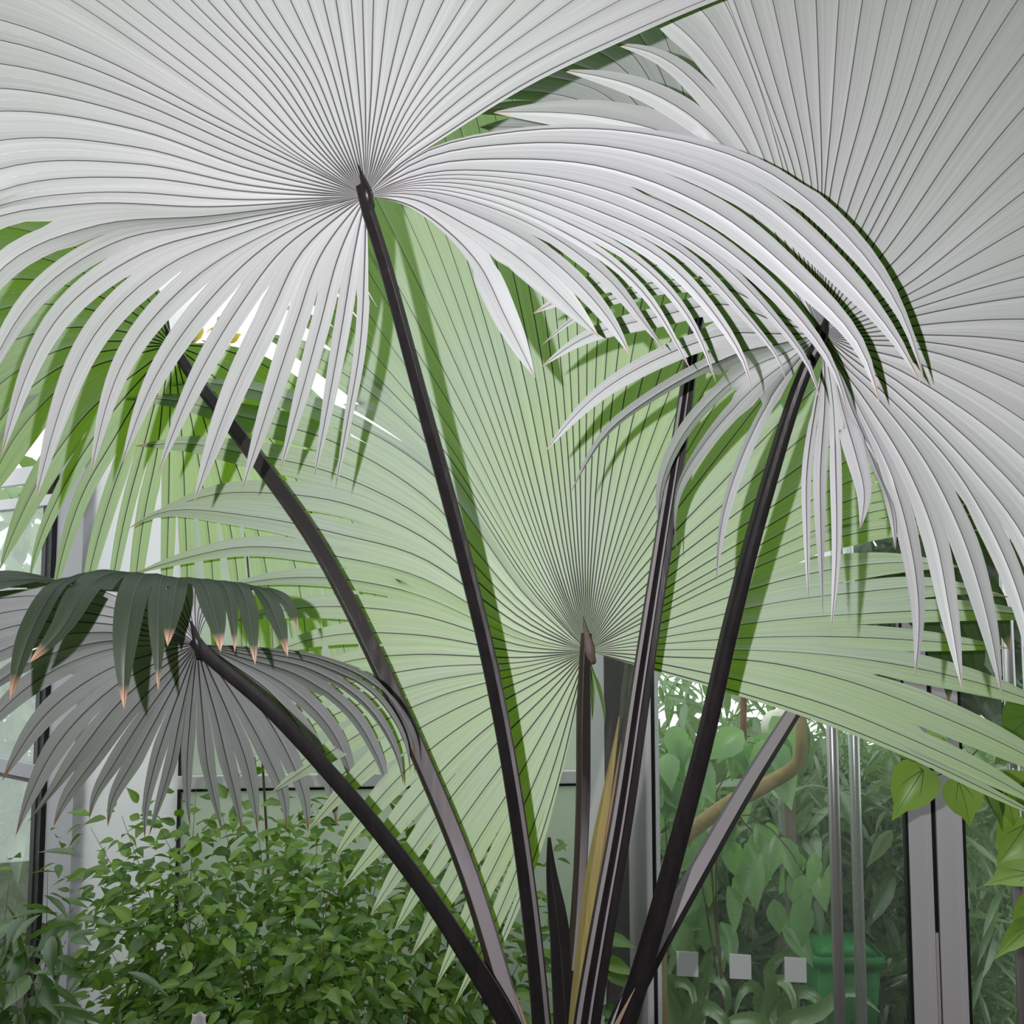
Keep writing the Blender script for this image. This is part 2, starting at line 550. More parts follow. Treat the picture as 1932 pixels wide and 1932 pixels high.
def fan(frond, hub, keys, mat, fold=0.10, ribw=0.0010, t0=0.012, jit=0.02, twist=0.22, taper=2.5, under_to_cam=True, wmul=1.18, dexp=1.2):
    G, ts, ks, wk = keys_to_grid(hub, keys, dexp)
    n = len(keys)
    A = []
    for i in range(n - 1):
        for j in range(ks[i]):
            A.append(i + j / ks[i])
    A.append(n - 1.0)
    A = np.array(A)
    B = np.r_[A[0] - (A[1] - A[0]) * .3, (A[1:] + A[:-1]) / 2, A[-1] + (A[-1] - A[-2]) * .3]
    tt = np.linspace(t0, 1.0, MS) ** 1.0
    src = np.linspace(0, 1, 160)

    def at(a, lim=1.0):
        g = S(G, a)
        u = tt * lim
        return np.stack([np.interp(u, src, g[:, c]) for c in range(3)], 1)

    wref = []
    for si, a in enumerate(A):
        q = S(G, B[si + 1]) - S(G, B[si])
        m = int(159 * np.interp(a, np.arange(n), ts))
        wref.append(0.5 * np.linalg.norm(q[m]))
    wref = float(np.median(wref))
    flip = None
    for si, a in enumerate(A):
        lim = 1 - abs(rng.normal(0, jit))
        C_, L_, R_ = at(a, lim), at(B[si], lim), at(B[si + 1], lim)
        T = norm(np.gradient(C_, axis=0))
        WL, WR = L_ - C_, R_ - C_
        tsv = float(np.clip(np.interp(a, np.arange(n), ts) + rng.normal(0, jit), 0.12, 0.98))
        sp = int(np.clip(round(tsv * (MS - 1)), 2, MS - 2))
        span = R_ - L_
        span = span - T * np.sum(span * T, axis=1, keepdims=True)
        half = 0.5 * np.linalg.norm(span, axis=1)
        wdir = norm(R_ - L_)
        N = norm(np.cross(wdir, T))
        ws = half[sp] * wmul
        ws = min(ws, 1.3 * wref) * float(np.interp(a, np.arange(n), wk))
        sgn = rng.choice([-1, 1]) * rng.uniform(0.2, 1) * twist
        for i in range(sp, MS):
            s = (i - sp) / (MS - 1 - sp)
            g = max(0.004, 1 - s ** taper)
            w = min(ws, max(half[i], ws * 0.55)) * g
            ang = sgn * s
            dvec = wdir[i] * math.cos(ang) + N[i] * math.sin(ang)
            dvec = dvec - T[i] * np.dot(dvec, T[i])
            dvec /= max(np.linalg.norm(dvec), 1e-9)
            WL[i], WR[i] = -dvec * w, dvec * w
        N = norm(np.cross(WR - WL, T))
        if flip is None:
            m = MS // 4
            flip = (np.dot(N[m], CAM - C_[m]) < 0) == under_to_cam
        Nn = -N if flip else N
        wm = 0.5 * (np.linalg.norm(WL, axis=1) + np.linalg.norm(WR, axis=1))
        prog = np.clip((np.arange(MS) - sp) / (MS - 1 - sp), 0, 1)
        h = wm * (fold * .6 + 0.11 * np.sqrt(prog))
        rw = np.minimum(ribw * (1.15 - 0.75 * tt), wm * np.where(tt < .1, .62, .45))[:, None]  # wider near the hub: shade between pleats put into the dark ribs
        dl, dr = norm(WL), norm(WR)
        up = Nn * h[:, None]
        rows = [C_ + WL, C_ + WL * 0.5 + up * 0.62, C_ + up + dl * rw, C_ + up + Nn * rw * 0.8, C_ + up + dr * rw, C_ + WR * 0.5 + up * 0.62, C_ + WR]
        V = np.stack(rows, 1).reshape(-1, 3)
        us = [0, .25, .49, .5, .51, .75, 1]
        UV = [(u, t) for t in tt for u in us]
        Fc, mi = [], []
        for i in range(MS - 1):
            for j in range(6):
                q = (i * 7 + j, i * 7 + j + 1, (i + 1) * 7 + j + 1, (i + 1) * 7 + j)
                Fc.append(q if not flip else q[::-1])
                mi.append(1 if j in (2, 3) else 0)
        link_mesh('leaf_segment', V, Fc, [M[mat], M['rib']], frond, PALM0, True, mi, UV)


def hub_knob(frond, x, y, d, r, tilt=0.0, mat='stalk'):
    """the small woody wedge where the blade meets the stalk"""
    pp = spline([Q(x + tilt, y + 26, d + .01), Q(x, y, d - 0.005), Q(x - tilt * 1.2, y - 26, d), Q(x - tilt * 3, y - 60, d + .012)], 12)
    ws = np.interp(np.linspace(0, 1, 12), [0, .35, .7, 1], [r * 0.8, r * 0.75, r * 0.3, r * 0.02])
    V, Fc = sweep(pp, ws, SQ)
    link_mesh('hastula', V, Fc, M[mat], frond, PALM0)


# --- frond 1: big silver leaf, upper left
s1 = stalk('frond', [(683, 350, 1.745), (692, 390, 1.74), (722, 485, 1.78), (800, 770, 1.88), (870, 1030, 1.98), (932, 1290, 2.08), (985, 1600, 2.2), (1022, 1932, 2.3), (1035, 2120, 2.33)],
           [.018, .021, .024, .026, .028, .031, .034, .040], two(-.2), rot=-0.05, pale_faces=(1,), pale_from=.3, label='tall frond with a wide silver leaf, upper left, black stalk')
H1 = (690, 370, 1.76)
fan(s1, H1, [
    ([(688, 500), (680, 650), (655, 800), (632, 925)], .30, 2.02, 1, .80),
    ([(668, 480), (645, 620), (618, 770), (592, 905)], .33, 2.02, 1, .80),
    ([(640, 480), (605, 610), (570, 740), (525, 900)], .36, 2.02, 1, .80),
    ([(606, 480), (560, 605), (515, 740), (455, 930)], .38, 2.02, 1, .80),
    ([(570, 475), (512, 590), (440, 740), (365, 950)], .40, 2.00, 1, .80),
    ([(540, 465), (455, 575), (370, 720), (290, 915)], .42, 2.00, 1, .80),
    ([(515, 455), (410, 550), (300, 700), (228, 880)], .46, 1.98, 1, .80),
    ([(490, 447), (360, 530), (240, 670), (170, 900)], .50, 1.96, 1, .80),
    ([(465, 437), (310, 505), (180, 630), (65, 950)], .52, 1.94, 1, .80),
    ([(440, 428), (265, 480), (110, 600), (0, 870)], .55, 1.90, 1, .80),
    ([(420, 418), (220, 455), (65, 560), (-60, 800)], .58, 1.86, 1, .80),
    ([(400, 406), (180, 425), (10, 500), (-120, 740)], .62, 1.76, 1, .80),
    ([(400, 390), (150, 385), (-50, 430), (-210, 680)], .66, 1.70, 2),
    ([(471, 362), (254, 335), (0, 360), (-260, 560)], .70, 1.66, 3),
    ([(471, 319), (261, 246), (0, 210), (-320, 280)], .86, 1.62, 4),
    ([(398, 217), (181, 105), (0, 38), (-300, 0)], .86, 1.62, 1),
    ([(543, 286), (398, 181), (134, 0), (-150, -160)], .86, 1.62, 4),
    ([(598, 283), (489, 152), (326, 0), (80, -230)], .86, 1.62, 5),
    ([(634, 261), (580, 145), (482, 0), (300, -330)], .86, 1.62, 5),
    ([(676, 261), (663, 181), (634, 0), (570, -400)], .78, 1.62, 3),
    ([(695, 261), (700, 181), (705, 0), (730, -420)], .78, 1.62, 2),
    ([(708, 261), (722, 200), (770, 0), (900, -400)], .78, 1.63, 4),
    ([(733, 280), (763, 217), (919, 0), (1180, -330)], .78, 1.65, 3),
    ([(752, 282), (817, 203), (1082, 0), (1450, -240)], .80, 1.68, 2),
    ([(752, 298), (830, 240), (1000, 122), (1240, 5), (1650, -160)], .84, 1.72, 1),
    ([(752, 312), (835, 256), (1000, 152), (1180, 65), (1340, -4), (1700, -130)], .86, 1.74),
], 'blade', fold=0.10)
fan(s1, H1, [
    ([(800, 288), (960, 250), (1200, 250), (1440, 320), (1610, 460), (1700, 590), (1748, 735)], 0.66, 1.66, 1),
    ([(800, 300), (960, 272), (1180, 282), (1400, 360), (1570, 500), (1690, 640), (1738, 725)], 0.60, 1.66, 1),
    ([(800, 315), (960, 300), (1150, 318), (1350, 400), (1500, 520), (1620, 650), (1662, 770)], 0.54, 1.66, 1),
    ([(800, 328), (960, 325), (1150, 360), (1340, 450), (1480, 570), (1570, 690), (1604, 800)], 0.50, 1.66, 2),
    ([(800, 340), (950, 347), (1120, 395), (1290, 480), (1400, 590), (1475, 690), (1488, 755)], 0.50, 1.67, 2),
    ([(790, 350), (930, 368), (1080, 425), (1210, 500), (1300, 600), (1358, 745)], 0.50, 1.68, 2),
    ([(790, 360), (920, 390), (1040, 445), (1150, 530), (1215, 610), (1272, 685)], 0.54, 1.70, 1),
    ([(785, 368), (900, 408), (1000, 460), (1090, 535), (1150, 605), (1192, 675)], 0.58, 1.68, 1),
    ([(780, 376), (880, 425), (970, 480), (1050, 550), (1132, 638)], 0.62, 1.70, 1),
    ([(770, 386), (850, 440), (905, 500), (955, 600), (1012, 718)], 0.55, 1.74, 1),
], 'blade', fold=0.10)
hub_knob(s1, 692, 366, 1.74, .018, 6)

# --- frond 2: big silver leaf, upper right
s2 = stalk('frond', [(1552, 620, 1.875), (1545, 650, 1.865), (1520, 700, 1.88), (1440, 950, 1.95), (1380, 1180, 2.02), (1330, 1400, 2.09), (1280, 1590, 2.16), (1230, 1770, 2.2), (1175, 1950, 2.24), (1120, 2120, 2.28)],
           [.018, .023, .026, .028, .030, .033, .037, .042], SQ, rot=0.2, label='frond with silver leaf at the upper right edge, dark stalk')
H2 = (1550, 630, 1.88)
fan(s2, H2, [
    ([(1500, 690), (1464, 740), (1406, 856), (1366, 980), (1352, 1104)], .34, 1.95, 1, .62),
    ([(1490, 680), (1435, 723), (1330, 840), (1280, 930), (1278, 1053)], .36, 2.28, 1, .62),
    ([(1480, 665), (1420, 690), (1300, 800), (1250, 900), (1243, 1006)], .36, 2.28, 1, .62),
    ([(1470, 648), (1399, 662), (1232, 745), (1143, 815), (1076, 932)], .38, 1.85, 1, .62),
    ([(1460, 630), (1377, 630), (1232, 682), (1125, 748), (1020, 862)], .38, 1.84, 1, .62),
    ([(1460, 605), (1370, 575), (1234, 600), (1107, 636), (1017, 696)], .40, 1.86, 1, .62),
    ([(1460, 590), (1370, 545), (1240, 545), (1107, 587), (1015, 658)], .42, 1.87, 1, .62),
    ([(1465, 575), (1380, 510), (1250, 500), (1080, 555), (998, 596)], .45, 1.88),
    ([(1470, 555), (1390, 450), (1250, 390), (1060, 400)], .50, 1.90),
    ([(1480, 520), (1400, 380), (1290, 270), (1150, 225), (925, 212)], .52, 1.92),
    ([(1490, 505), (1420, 350), (1330, 240), (1215, 170), (1045, 130)], .58, 1.90),
    ([(1495, 495), (1435, 330), (1350, 200), (1250, 110), (1140, 80)], .60, 1.89),
    ([(1500, 480), (1450, 320), (1380, 170), (1290, 60), (1180, -10)], .80, 1.88, 2),
    ([(1510, 460), (1475, 310), (1420, 130), (1345, -30), (1250, -120)], .86, 1.87, 2),
    ([(1525, 460), (1498, 322), (1440, 156), (1384, 0), (1320, -200)], .88, 1.86, 3),
    ([(1545, 460), (1543, 355), (1522, 181), (1498, 0), (1450, -300)], .88, 1.85, 3),
    ([(1556, 460), (1565, 373), (1594, 217), (1627, 0), (1680, -320)], .88, 1.84, 3),
    ([(1580, 500), (1616, 409), (1703, 203), (1768, 0), (1870, -280)], .88, 1.83, 3),
    ([(1595, 545), (1649, 460), (1775, 235), (1920, 0), (2080, -220)], .88, 1.82, 2),
    ([(1610, 565), (1685, 496), (1932, 203), (2200, -80)], .86, 1.81, 2),
    ([(1620, 590), (1703, 543), (1932, 362), (2280, 120)], .86, 1.80, 2),
    ([(1630, 605), (1721, 569), (1932, 482), (2320, 350)], .84, 1.79, 2),
    ([(1630, 622), (1728, 596), (1932, 560), (2320, 540)], .84, 1.78, 2),
    ([(1630, 635), (1732, 632), (1932, 645), (2300, 740)], .82, 1.77, 2),
    ([(1625, 648), (1740, 660), (1932, 730), (2230, 930)], .80, 1.76, 2),
    ([(1615, 662), (1700, 700), (1880, 820), (2030, 970), (2130, 1150)], .66, 1.75, 2),
    ([(1605, 675), (1680, 730), (1830, 880), (1940, 1030), (2010, 1300)], .58, 1.74),
    ([(1602, 685), (1660, 735), (1790, 870), (1870, 1000), (1930, 1150), (1960, 1330)], .55, 1.74),
    ([(1598, 695), (1640, 735), (1745, 870), (1810, 1000), (1860, 1160), (1893, 1330)], .53, 1.74),
    ([(1592, 700), (1625, 745), (1715, 890), (1762, 1010), (1790, 1150), (1816, 1304)], .50, 1.74),
    ([(1588, 705), (1612, 755), (1682, 900), (1715, 1020), (1732, 1150), (1724, 1300)], .48, 1.74),
    ([(1582, 705), (1602, 765), (1650, 880), (1680, 960), (1690, 1040)], .50, 1.78),
    ([(1574, 705), (1588, 765), (1615, 860), (1630, 930), (1622, 1000)], .48, 1.78),
    ([(1565, 705), (1572, 760), (1577, 900), (1578, 1040), (1567, 1205)], .36, 1.76),
    ([(1556, 705), (1556, 760), (1547, 890), (1548, 1020), (1553, 1170)], .34, 1.76),
    ([(1550, 705), (1540, 760), (1522, 890), (1522, 1010), (1526, 1150)], .32, 1.76),
], 'blade', fold=0.13)
hub_knob(s2, 1552, 632, 1.865, .018, -5)

# --- frond 3: green backlit leaf in the middle
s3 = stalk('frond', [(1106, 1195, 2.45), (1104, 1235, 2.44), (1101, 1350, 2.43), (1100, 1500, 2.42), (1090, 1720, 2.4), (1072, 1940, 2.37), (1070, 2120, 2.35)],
           [.020, .028, .028, .026, .027, .034, .040], two(.12), pale_faces=(1,), pale_from=.3, mat='stalk_brown', label='frond with a pale green backlit leaf in the middle')
H3 = (1108, 1228, 2.47)
fan(s3, H3, [
    ([(1088, 1322), (1055, 1462), (1000, 1640), (945, 1780), (890, 1900)], .46, 2.55),
    ([(1082, 1320), (1040, 1460), (975, 1640), (915, 1780), (855, 1900)], .50, 2.55),
    ([(1075, 1315), (1015, 1460), (935, 1630), (860, 1780), (812, 1882)], .50, 2.55),
    ([(1064, 1310), (990, 1445), (905, 1580), (835, 1700), (768, 1818)], .50, 2.56),
    ([(1054, 1303), (965, 1420), (870, 1550), (800, 1660), (739, 1766)], .50, 2.57),
    ([(1045, 1296), (935, 1405), (835, 1525), (760, 1630), (694, 1734)], .50, 2.58),
    ([(1035, 1288), (905, 1385), (800, 1490), (710, 1600), (636, 1688)], .50, 2.59),
    ([(1025, 1280), (885, 1360), (765, 1455), (680, 1550), (619, 1637)], .50, 2.6),
    ([(1015, 1272), (855, 1340), (730, 1415), (645, 1495), (574, 1577)], .50, 2.61),
    ([(1005, 1264), (825, 1315), (695, 1375), (595, 1437), (502, 1503)], .50, 2.62),
    ([(1000, 1256), (800, 1288), (655, 1338), (535, 1400), (424, 1485)], .48, 2.63),
    ([(1000, 1248), (790, 1262), (655, 1292), (565, 1335), (478, 1402)], .48, 2.64),
    ([(1000, 1240), (780, 1235), (670, 1245), (575, 1275), (480, 1340)], .50, 2.65),
    ([(1000, 1231), (790, 1198), (660, 1195), (560, 1214), (460, 1265)], .48, 2.66),
    ([(1000, 1221), (790, 1160), (660, 1145), (560, 1148), (440, 1172)], .50, 2.67),
    ([(1000, 1211), (790, 1122), (650, 1092), (530, 1090), (390, 1115)], .50, 2.68),
    ([(1000, 1202), (790, 1088), (650, 1052), (470, 1031), (330, 1058), (235, 1090)], .50, 2.68),
    ([(1000, 1190), (790, 1050), (650, 1010), (480, 975), (310, 966), (232, 1004)], .50, 2.69),
    ([(1000, 1178), (800, 1015), (650, 950), (500, 930), (400, 934), (252, 990)], .54, 2.70),
    ([(1000, 1166), (800, 978), (620, 890), (460, 855), (362, 838), (248, 842)], .54, 2.71),
    ([(1000, 1152), (800, 935), (620, 830), (450, 785), (330, 756), (222, 752)], .56, 2.72),
    ([(1005, 1138), (810, 890), (620, 780), (440, 730), (330, 722), (215, 735)], .58, 2.73),
    ([(1010, 1125), (830, 865), (690, 735), (560, 655), (475, 625)], .72, 2.74, 2),
    ([(1015, 1110), (840, 830), (725, 690), (620, 575), (545, 505)], .80, 2.75, 2),
    ([(1020, 1095), (870, 800), (760, 620), (650, 440), (560, 320)], .78, 2.76, 3),
    ([(1035, 1080), (920, 780), (830, 550), (750, 370), (640, 150)], .90, 2.78, 3),
    ([(1050, 1075), (960, 760), (890, 520), (820, 300), (720, 30)], .92, 2.80, 3),
    ([(1070, 1070), (1015, 740), (960, 480), (910, 270), (850, 0)], .93, 2.82, 3),
    ([(1088, 1070), (1062, 730), (1035, 460), (1010, 250), (985, -20)], .93, 2.84, 3),
    ([(1104, 1070), (1107, 730), (1110, 460), (1115, 250), (1122, -20)], .93, 2.84, 3),
    ([(1120, 1070), (1155, 760), (1190, 480), (1225, 280), (1275, 0)], .93, 2.84, 3),
    ([(1140, 1075), (1215, 800), (1300, 540), (1370, 340), (1450, 100)], .92, 2.82, 3),
    ([(1160, 1085), (1280, 830), (1410, 590), (1510, 420), (1600, 280)], .9, 2.80, 3),
    ([(1180, 1095), (1340, 880), (1500, 680), (1620, 560), (1690, 500)], .82, 2.78, 2),
    ([(1195, 1110), (1390, 930), (1560, 790), (1690, 700), (1790, 660)], .80, 2.74, 2),
    ([(1210, 1128), (1420, 980), (1600, 870), (1740, 820), (1850, 810)], .74, 2.70, 2),
    ([(1220, 1150), (1440, 1025), (1600, 945), (1730, 915), (1850, 930)], .66, 2.68, 2),
    ([(1225, 1168), (1440, 1065), (1590, 1012), (1700, 995), (1830, 1010)], .58, 2.66),
    ([(1230, 1182), (1440, 1105), (1600, 1070), (1720, 1062), (1815, 1070)], .56, 2.64),
    ([(1232, 1194), (1450, 1140), (1620, 1118), (1790, 1108), (1908, 1128)], .56, 2.62),
    ([(1235, 1205), (1450, 1172), (1630, 1158), (1830, 1152), (2010, 1170)], .58, 2.60),
    ([(1235, 1216), (1450, 1202), (1600, 1202), (1780, 1212), (1930, 1226)], .58, 2.58),
    ([(1235, 1226), (1450, 1228), (1600, 1240), (1780, 1272), (1935, 1318), (2030, 1365)], .58, 2.56),
    ([(1235, 1238), (1450, 1250), (1600, 1285), (1760, 1345), (1940, 1428), (2060, 1500)], .62, 2.55),
    ([(1235, 1250), (1420, 1290), (1560, 1330), (1720, 1395), (1880, 1470), (2000, 1540)], .70, 2.54),
    ([(1235, 1262), (1400, 1308), (1540, 1352), (1720, 1424), (1880, 1500), (1990, 1556)], .78, 2.54),
], 'blade_back', fold=0.09, ribw=0.0013, jit=0.02)
fan(s3, H3, [
    ([(1118, 1262, 2.49), (1131, 1300, 2.5), (1139, 1335, 2.5), (1141, 1368, 2.5)], .4, 2.5),
    ([(1114, 1262, 2.49), (1118, 1300, 2.5), (1118, 1335, 2.5), (1117, 1362, 2.5)], .4, 2.5),
], 'blade_back', under_to_cam=False, taper=2.5, wmul=1.6)
hub_knob(s3, 1111, 1222, 2.44, .027, 4, 'hub')

# --- frond 4: drooping green leaf behind, far left
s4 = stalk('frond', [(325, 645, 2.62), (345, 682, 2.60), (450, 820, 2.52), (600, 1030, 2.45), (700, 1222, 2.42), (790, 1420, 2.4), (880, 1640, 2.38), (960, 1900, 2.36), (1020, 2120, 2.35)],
           [.022, .030, .032, .034, .036, .038, .040, .042], two(.2), pale_faces=(1,), pale_from=.45, mat='stalk_brown', label='drooping green frond behind on the left, brown-black stalk')
H4 = (325, 652, 2.66)
fan(s4, H4, [
    ([(300, 560), (220, 470), (100, 400), (-60, 360)], .92, 2.85, 2),
    ([(280, 590), (170, 520), (40, 480), (-130, 490)], .92, 2.9, 2),
    ([(270, 620), (150, 580), (20, 580), (-130, 650)], .9, 2.95, 2),
    ([(265, 645), (150, 650), (20, 710), (-110, 860)], .8, 2.95, 2),
    ([(270, 665), (160, 700), (50, 800), (-40, 970)], .58, 2.95),
    ([(275, 690), (175, 770), (85, 890), (25, 1010), (-10, 1100)], 0.42, 2.95, 1, .78),
    ([(280, 700), (195, 800), (120, 920), (72, 1030), (50, 1120)], 0.42, 2.95, 1, .78),
    ([(288, 705), (220, 820), (158, 930), (118, 1050), (95, 1160)], 0.42, 2.96, 1, .78),
    ([(296, 712), (248, 830), (205, 950), (172, 1070), (150, 1190)], 0.42, 2.97, 1, .78),
    ([(304, 718), (272, 840), (240, 960), (216, 1080), (200, 1210)], 0.42, 2.98, 1, .78),
    ([(312, 720), (297, 850), (275, 960), (258, 1080), (246, 1240)], 0.42, 3.0, 1, .78),
    ([(322, 720), (320, 850), (318, 980), (315, 1080), (310, 1250)], 0.42, 3.0, 1, .78),
    ([(334, 720), (345, 850), (350, 980), (354, 1090), (352, 1280)], 0.42, 3.02, 1, .78),
    ([(345, 718), (370, 840), (390, 970), (402, 1090), (408, 1300)], 0.42, 3.04, 1, .78),
    ([(358, 715), (396, 830), (428, 960), (448, 1080), (460, 1330)], 0.42, 3.05, 1, .78),
    ([(368, 710), (422, 820), (468, 940), (500, 1060), (520, 1340)], .7, 3.05),
    ([(375, 704), (445, 800), (505, 920), (550, 1040), (590, 1330)], .72, 3.05),
    ([(382, 692), (465, 775), (545, 880), (600, 1000), (660, 1300)], .72, 3.05),
    ([(390, 676), (482, 735), (572, 820), (645, 940), (730, 1220)], .72, 3.04),
    ([(395, 655), (490, 685), (590, 760), (670, 870), (750, 1100)], .6, 3.02),
], 'blade_back', fold=0.10, ribw=0.0013)
hub_knob(s4, 327, 655, 2.62, .024, 8)

# --- frond 5: low grey leaf on the left with its front half folded over
s5 = stalk('frond', [(366, 1208, 2.005), (380, 1226, 2.0), (500, 1330, 2.03), (640, 1480, 2.08), (780, 1652, 2.15), (880, 1800, 2.21), (960, 1935, 2.26), (1030, 2110, 2.3)],
           [.018, .021, .024, .026, .030, .034, .038], SQ, rot=-0.55, label='low frond with a grey leaf folded over at the left')
H5 = (372, 1216, 2.02)
fan(s5, H5, [
    ([(320, 1170), (220, 1128), (100, 1100), (-60, 1095)], .75, 2.22, 2),
    ([(310, 1190), (190, 1160), (40, 1150), (-120, 1200)], .72, 2.26, 2),
    ([(308, 1204), (185, 1192), (30, 1215), (-100, 1290)], .70, 2.30, 2),
    ([(308, 1216), (190, 1228), (60, 1290), (-50, 1400)], 0.54, 2.48),
    ([(312, 1228), (200, 1265), (85, 1350), (0, 1480)], 0.50, 2.54),
    ([(316, 1240), (212, 1298), (112, 1400), (58, 1500), (28, 1582)], 0.48, 2.60),
    ([(322, 1248), (230, 1320), (145, 1425), (85, 1510), (45, 1560)], 0.48, 2.63),
    ([(330, 1256), (250, 1338), (178, 1430), (122, 1510), (100, 1562)], 0.48, 2.66),
    ([(337, 1262), (272, 1350), (218, 1435), (178, 1505), (168, 1548)], 0.48, 2.69),
    ([(343, 1268), (295, 1356), (252, 1435), (212, 1510), (203, 1562)], 0.46, 2.72),
    ([(351, 1272), (318, 1362), (292, 1445), (275, 1525), (273, 1592)], 0.44, 2.75),
    ([(358, 1275), (338, 1362), (322, 1440), (300, 1515), (280, 1580)], 0.44, 2.75),
    ([(366, 1277), (358, 1362), (353, 1440), (354, 1510), (359, 1560)], 0.42, 2.78),
    ([(376, 1276), (384, 1362), (392, 1440), (406, 1510), (420, 1571)], 0.42, 2.78),
    ([(386, 1273), (410, 1358), (430, 1440), (447, 1510), (457, 1570)], 0.42, 2.78),
    ([(396, 1268), (433, 1350), (463, 1430), (480, 1510), (486, 1571)], 0.42, 2.78),
    ([(408, 1262), (458, 1338), (503, 1420), (535, 1500), (541, 1567)], 0.42, 2.78),
    ([(420, 1256), (484, 1326), (540, 1415), (574, 1500), (581, 1571)], 0.42, 2.78),
    ([(432, 1250), (512, 1308), (582, 1398), (622, 1480), (635, 1560)], 0.44, 2.78),
    ([(442, 1243), (540, 1292), (622, 1370), (660, 1450), (668, 1530)], 0.48, 2.72),
    ([(452, 1238), (570, 1275), (665, 1345), (715, 1430), (735, 1500)], 0.52, 2.60),
    ([(460, 1232), (590, 1262), (690, 1325), (745, 1410), (762, 1485)], 0.54, 2.48),
    ([(464, 1226), (600, 1250), (705, 1305), (762, 1390), (775, 1465)], 0.56, 2.36),
    ([(466, 1221), (605, 1240), (712, 1290), (772, 1370), (784, 1440)], .70, 2.17),
], 'blade_low', fold=0.12, ribw=0.0013, dexp=0.8, wmul=1.45, jit=.012)
fan(s5, H5, [
    ([(300, 1165, 1.99), (140, 1098, 1.94), (10, 1092, 1.86), (-70, 1120, 1.8), (-110, 1180, 1.78)], 0.68, 1.8),
    ([(318, 1155, 1.99), (205, 1082, 1.94), (120, 1092, 1.84), (60, 1180, 1.77), (14, 1345, 1.74)], 0.62, 1.8),
    ([(328, 1150, 1.99), (245, 1078, 1.93), (170, 1098, 1.83), (110, 1190, 1.76), (50, 1256, 1.74)], 0.64, 1.8),
    ([(338, 1148, 1.99), (285, 1082, 1.92), (255, 1108, 1.82), (236, 1215, 1.75), (234, 1345, 1.73)], 0.58, 1.8),
    ([(350, 1148, 1.99), (315, 1086, 1.92), (300, 1112, 1.82), (298, 1220, 1.75), (299, 1320, 1.73)], 0.60, 1.8),
    ([(357, 1148, 1.99), (340, 1090, 1.92), (330, 1112, 1.82), (322, 1170, 1.76), (315, 1228, 1.74)], 0.66, 1.8),
    ([(368, 1148, 1.99), (372, 1092, 1.92), (392, 1114, 1.82), (410, 1180, 1.76), (418, 1255, 1.74)], 0.64, 1.8),
    ([(376, 1148, 1.99), (404, 1095, 1.92), (430, 1116, 1.83), (440, 1172, 1.78), (443, 1235, 1.76)], 0.62, 1.8),
    ([(382, 1150, 1.99), (430, 1098, 1.93), (460, 1118, 1.84), (475, 1190, 1.78), (483, 1272, 1.76)], 0.62, 1.8),
    ([(388, 1154, 2.0), (458, 1102, 1.94), (500, 1122, 1.86), (530, 1190, 1.8), (546, 1252, 1.78)], 0.62, 1.8),
    ([(394, 1160, 2.0), (485, 1108, 1.95), (532, 1126, 1.88), (555, 1160, 1.84), (563, 1202, 1.82)], 0.64, 1.8),
], 'blade_low', fold=0.12, twist=0.2, taper=2.2)
hub_knob(s5, 372, 1214, 2.0, .018, 6)

# --- frond 6: leaf hidden behind the upper right one, on the grooved stalk
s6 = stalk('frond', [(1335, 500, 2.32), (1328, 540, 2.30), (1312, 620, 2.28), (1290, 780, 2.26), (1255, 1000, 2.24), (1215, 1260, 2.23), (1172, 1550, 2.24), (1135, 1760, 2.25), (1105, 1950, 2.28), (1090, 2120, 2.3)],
           [.020, .025, .030, .033, .036, .040, .045, .048], GROOVE, rot=0.1, pale_faces=(4, 7), pale_from=-.4, label='frond with grooved stalk, its leaf behind the two silver ones')
H6 = (1335, 505, 2.34)
fan(s6, H6, [
    ([(1280, 500), (1180, 450), (1040, 440), (900, 480)], .6, 2.45),
    ([(1285, 470), (1200, 390), (1080, 330), (930, 330)], .62, 2.45),
    ([(1290, 440), (1220, 340), (1100, 260), (900, 240)], .66, 2.45, 2),
    ([(1295, 420), (1230, 300), (1120, 200), (960, 172), (860, 190)], .82, 2.45, 2),
    ([(1300, 405), (1245, 260), (1150, 150), (1020, 110), (900, 110)], .85, 2.45, 2),
    ([(1308, 400), (1262, 230), (1190, 100), (1090, 30), (960, 0)], .88, 2.45, 2),
    ([(1320, 400), (1300, 220), (1250, 60), (1150, -140)], .9, 2.45, 2),
    ([(1345, 400), (1360, 230), (1370, 60), (1370, -160)], .9, 2.45, 2),
    ([(1375, 410), (1440, 270), (1500, 140), (1580, -40)], .9, 2.45),
    ([(1390, 440), (1480, 360), (1580, 280), (1640, 240)], .7, 2.45),
], 'blade', fold=0.10)
hub_knob(s6, 1335, 505, 2.31, .020, 3)

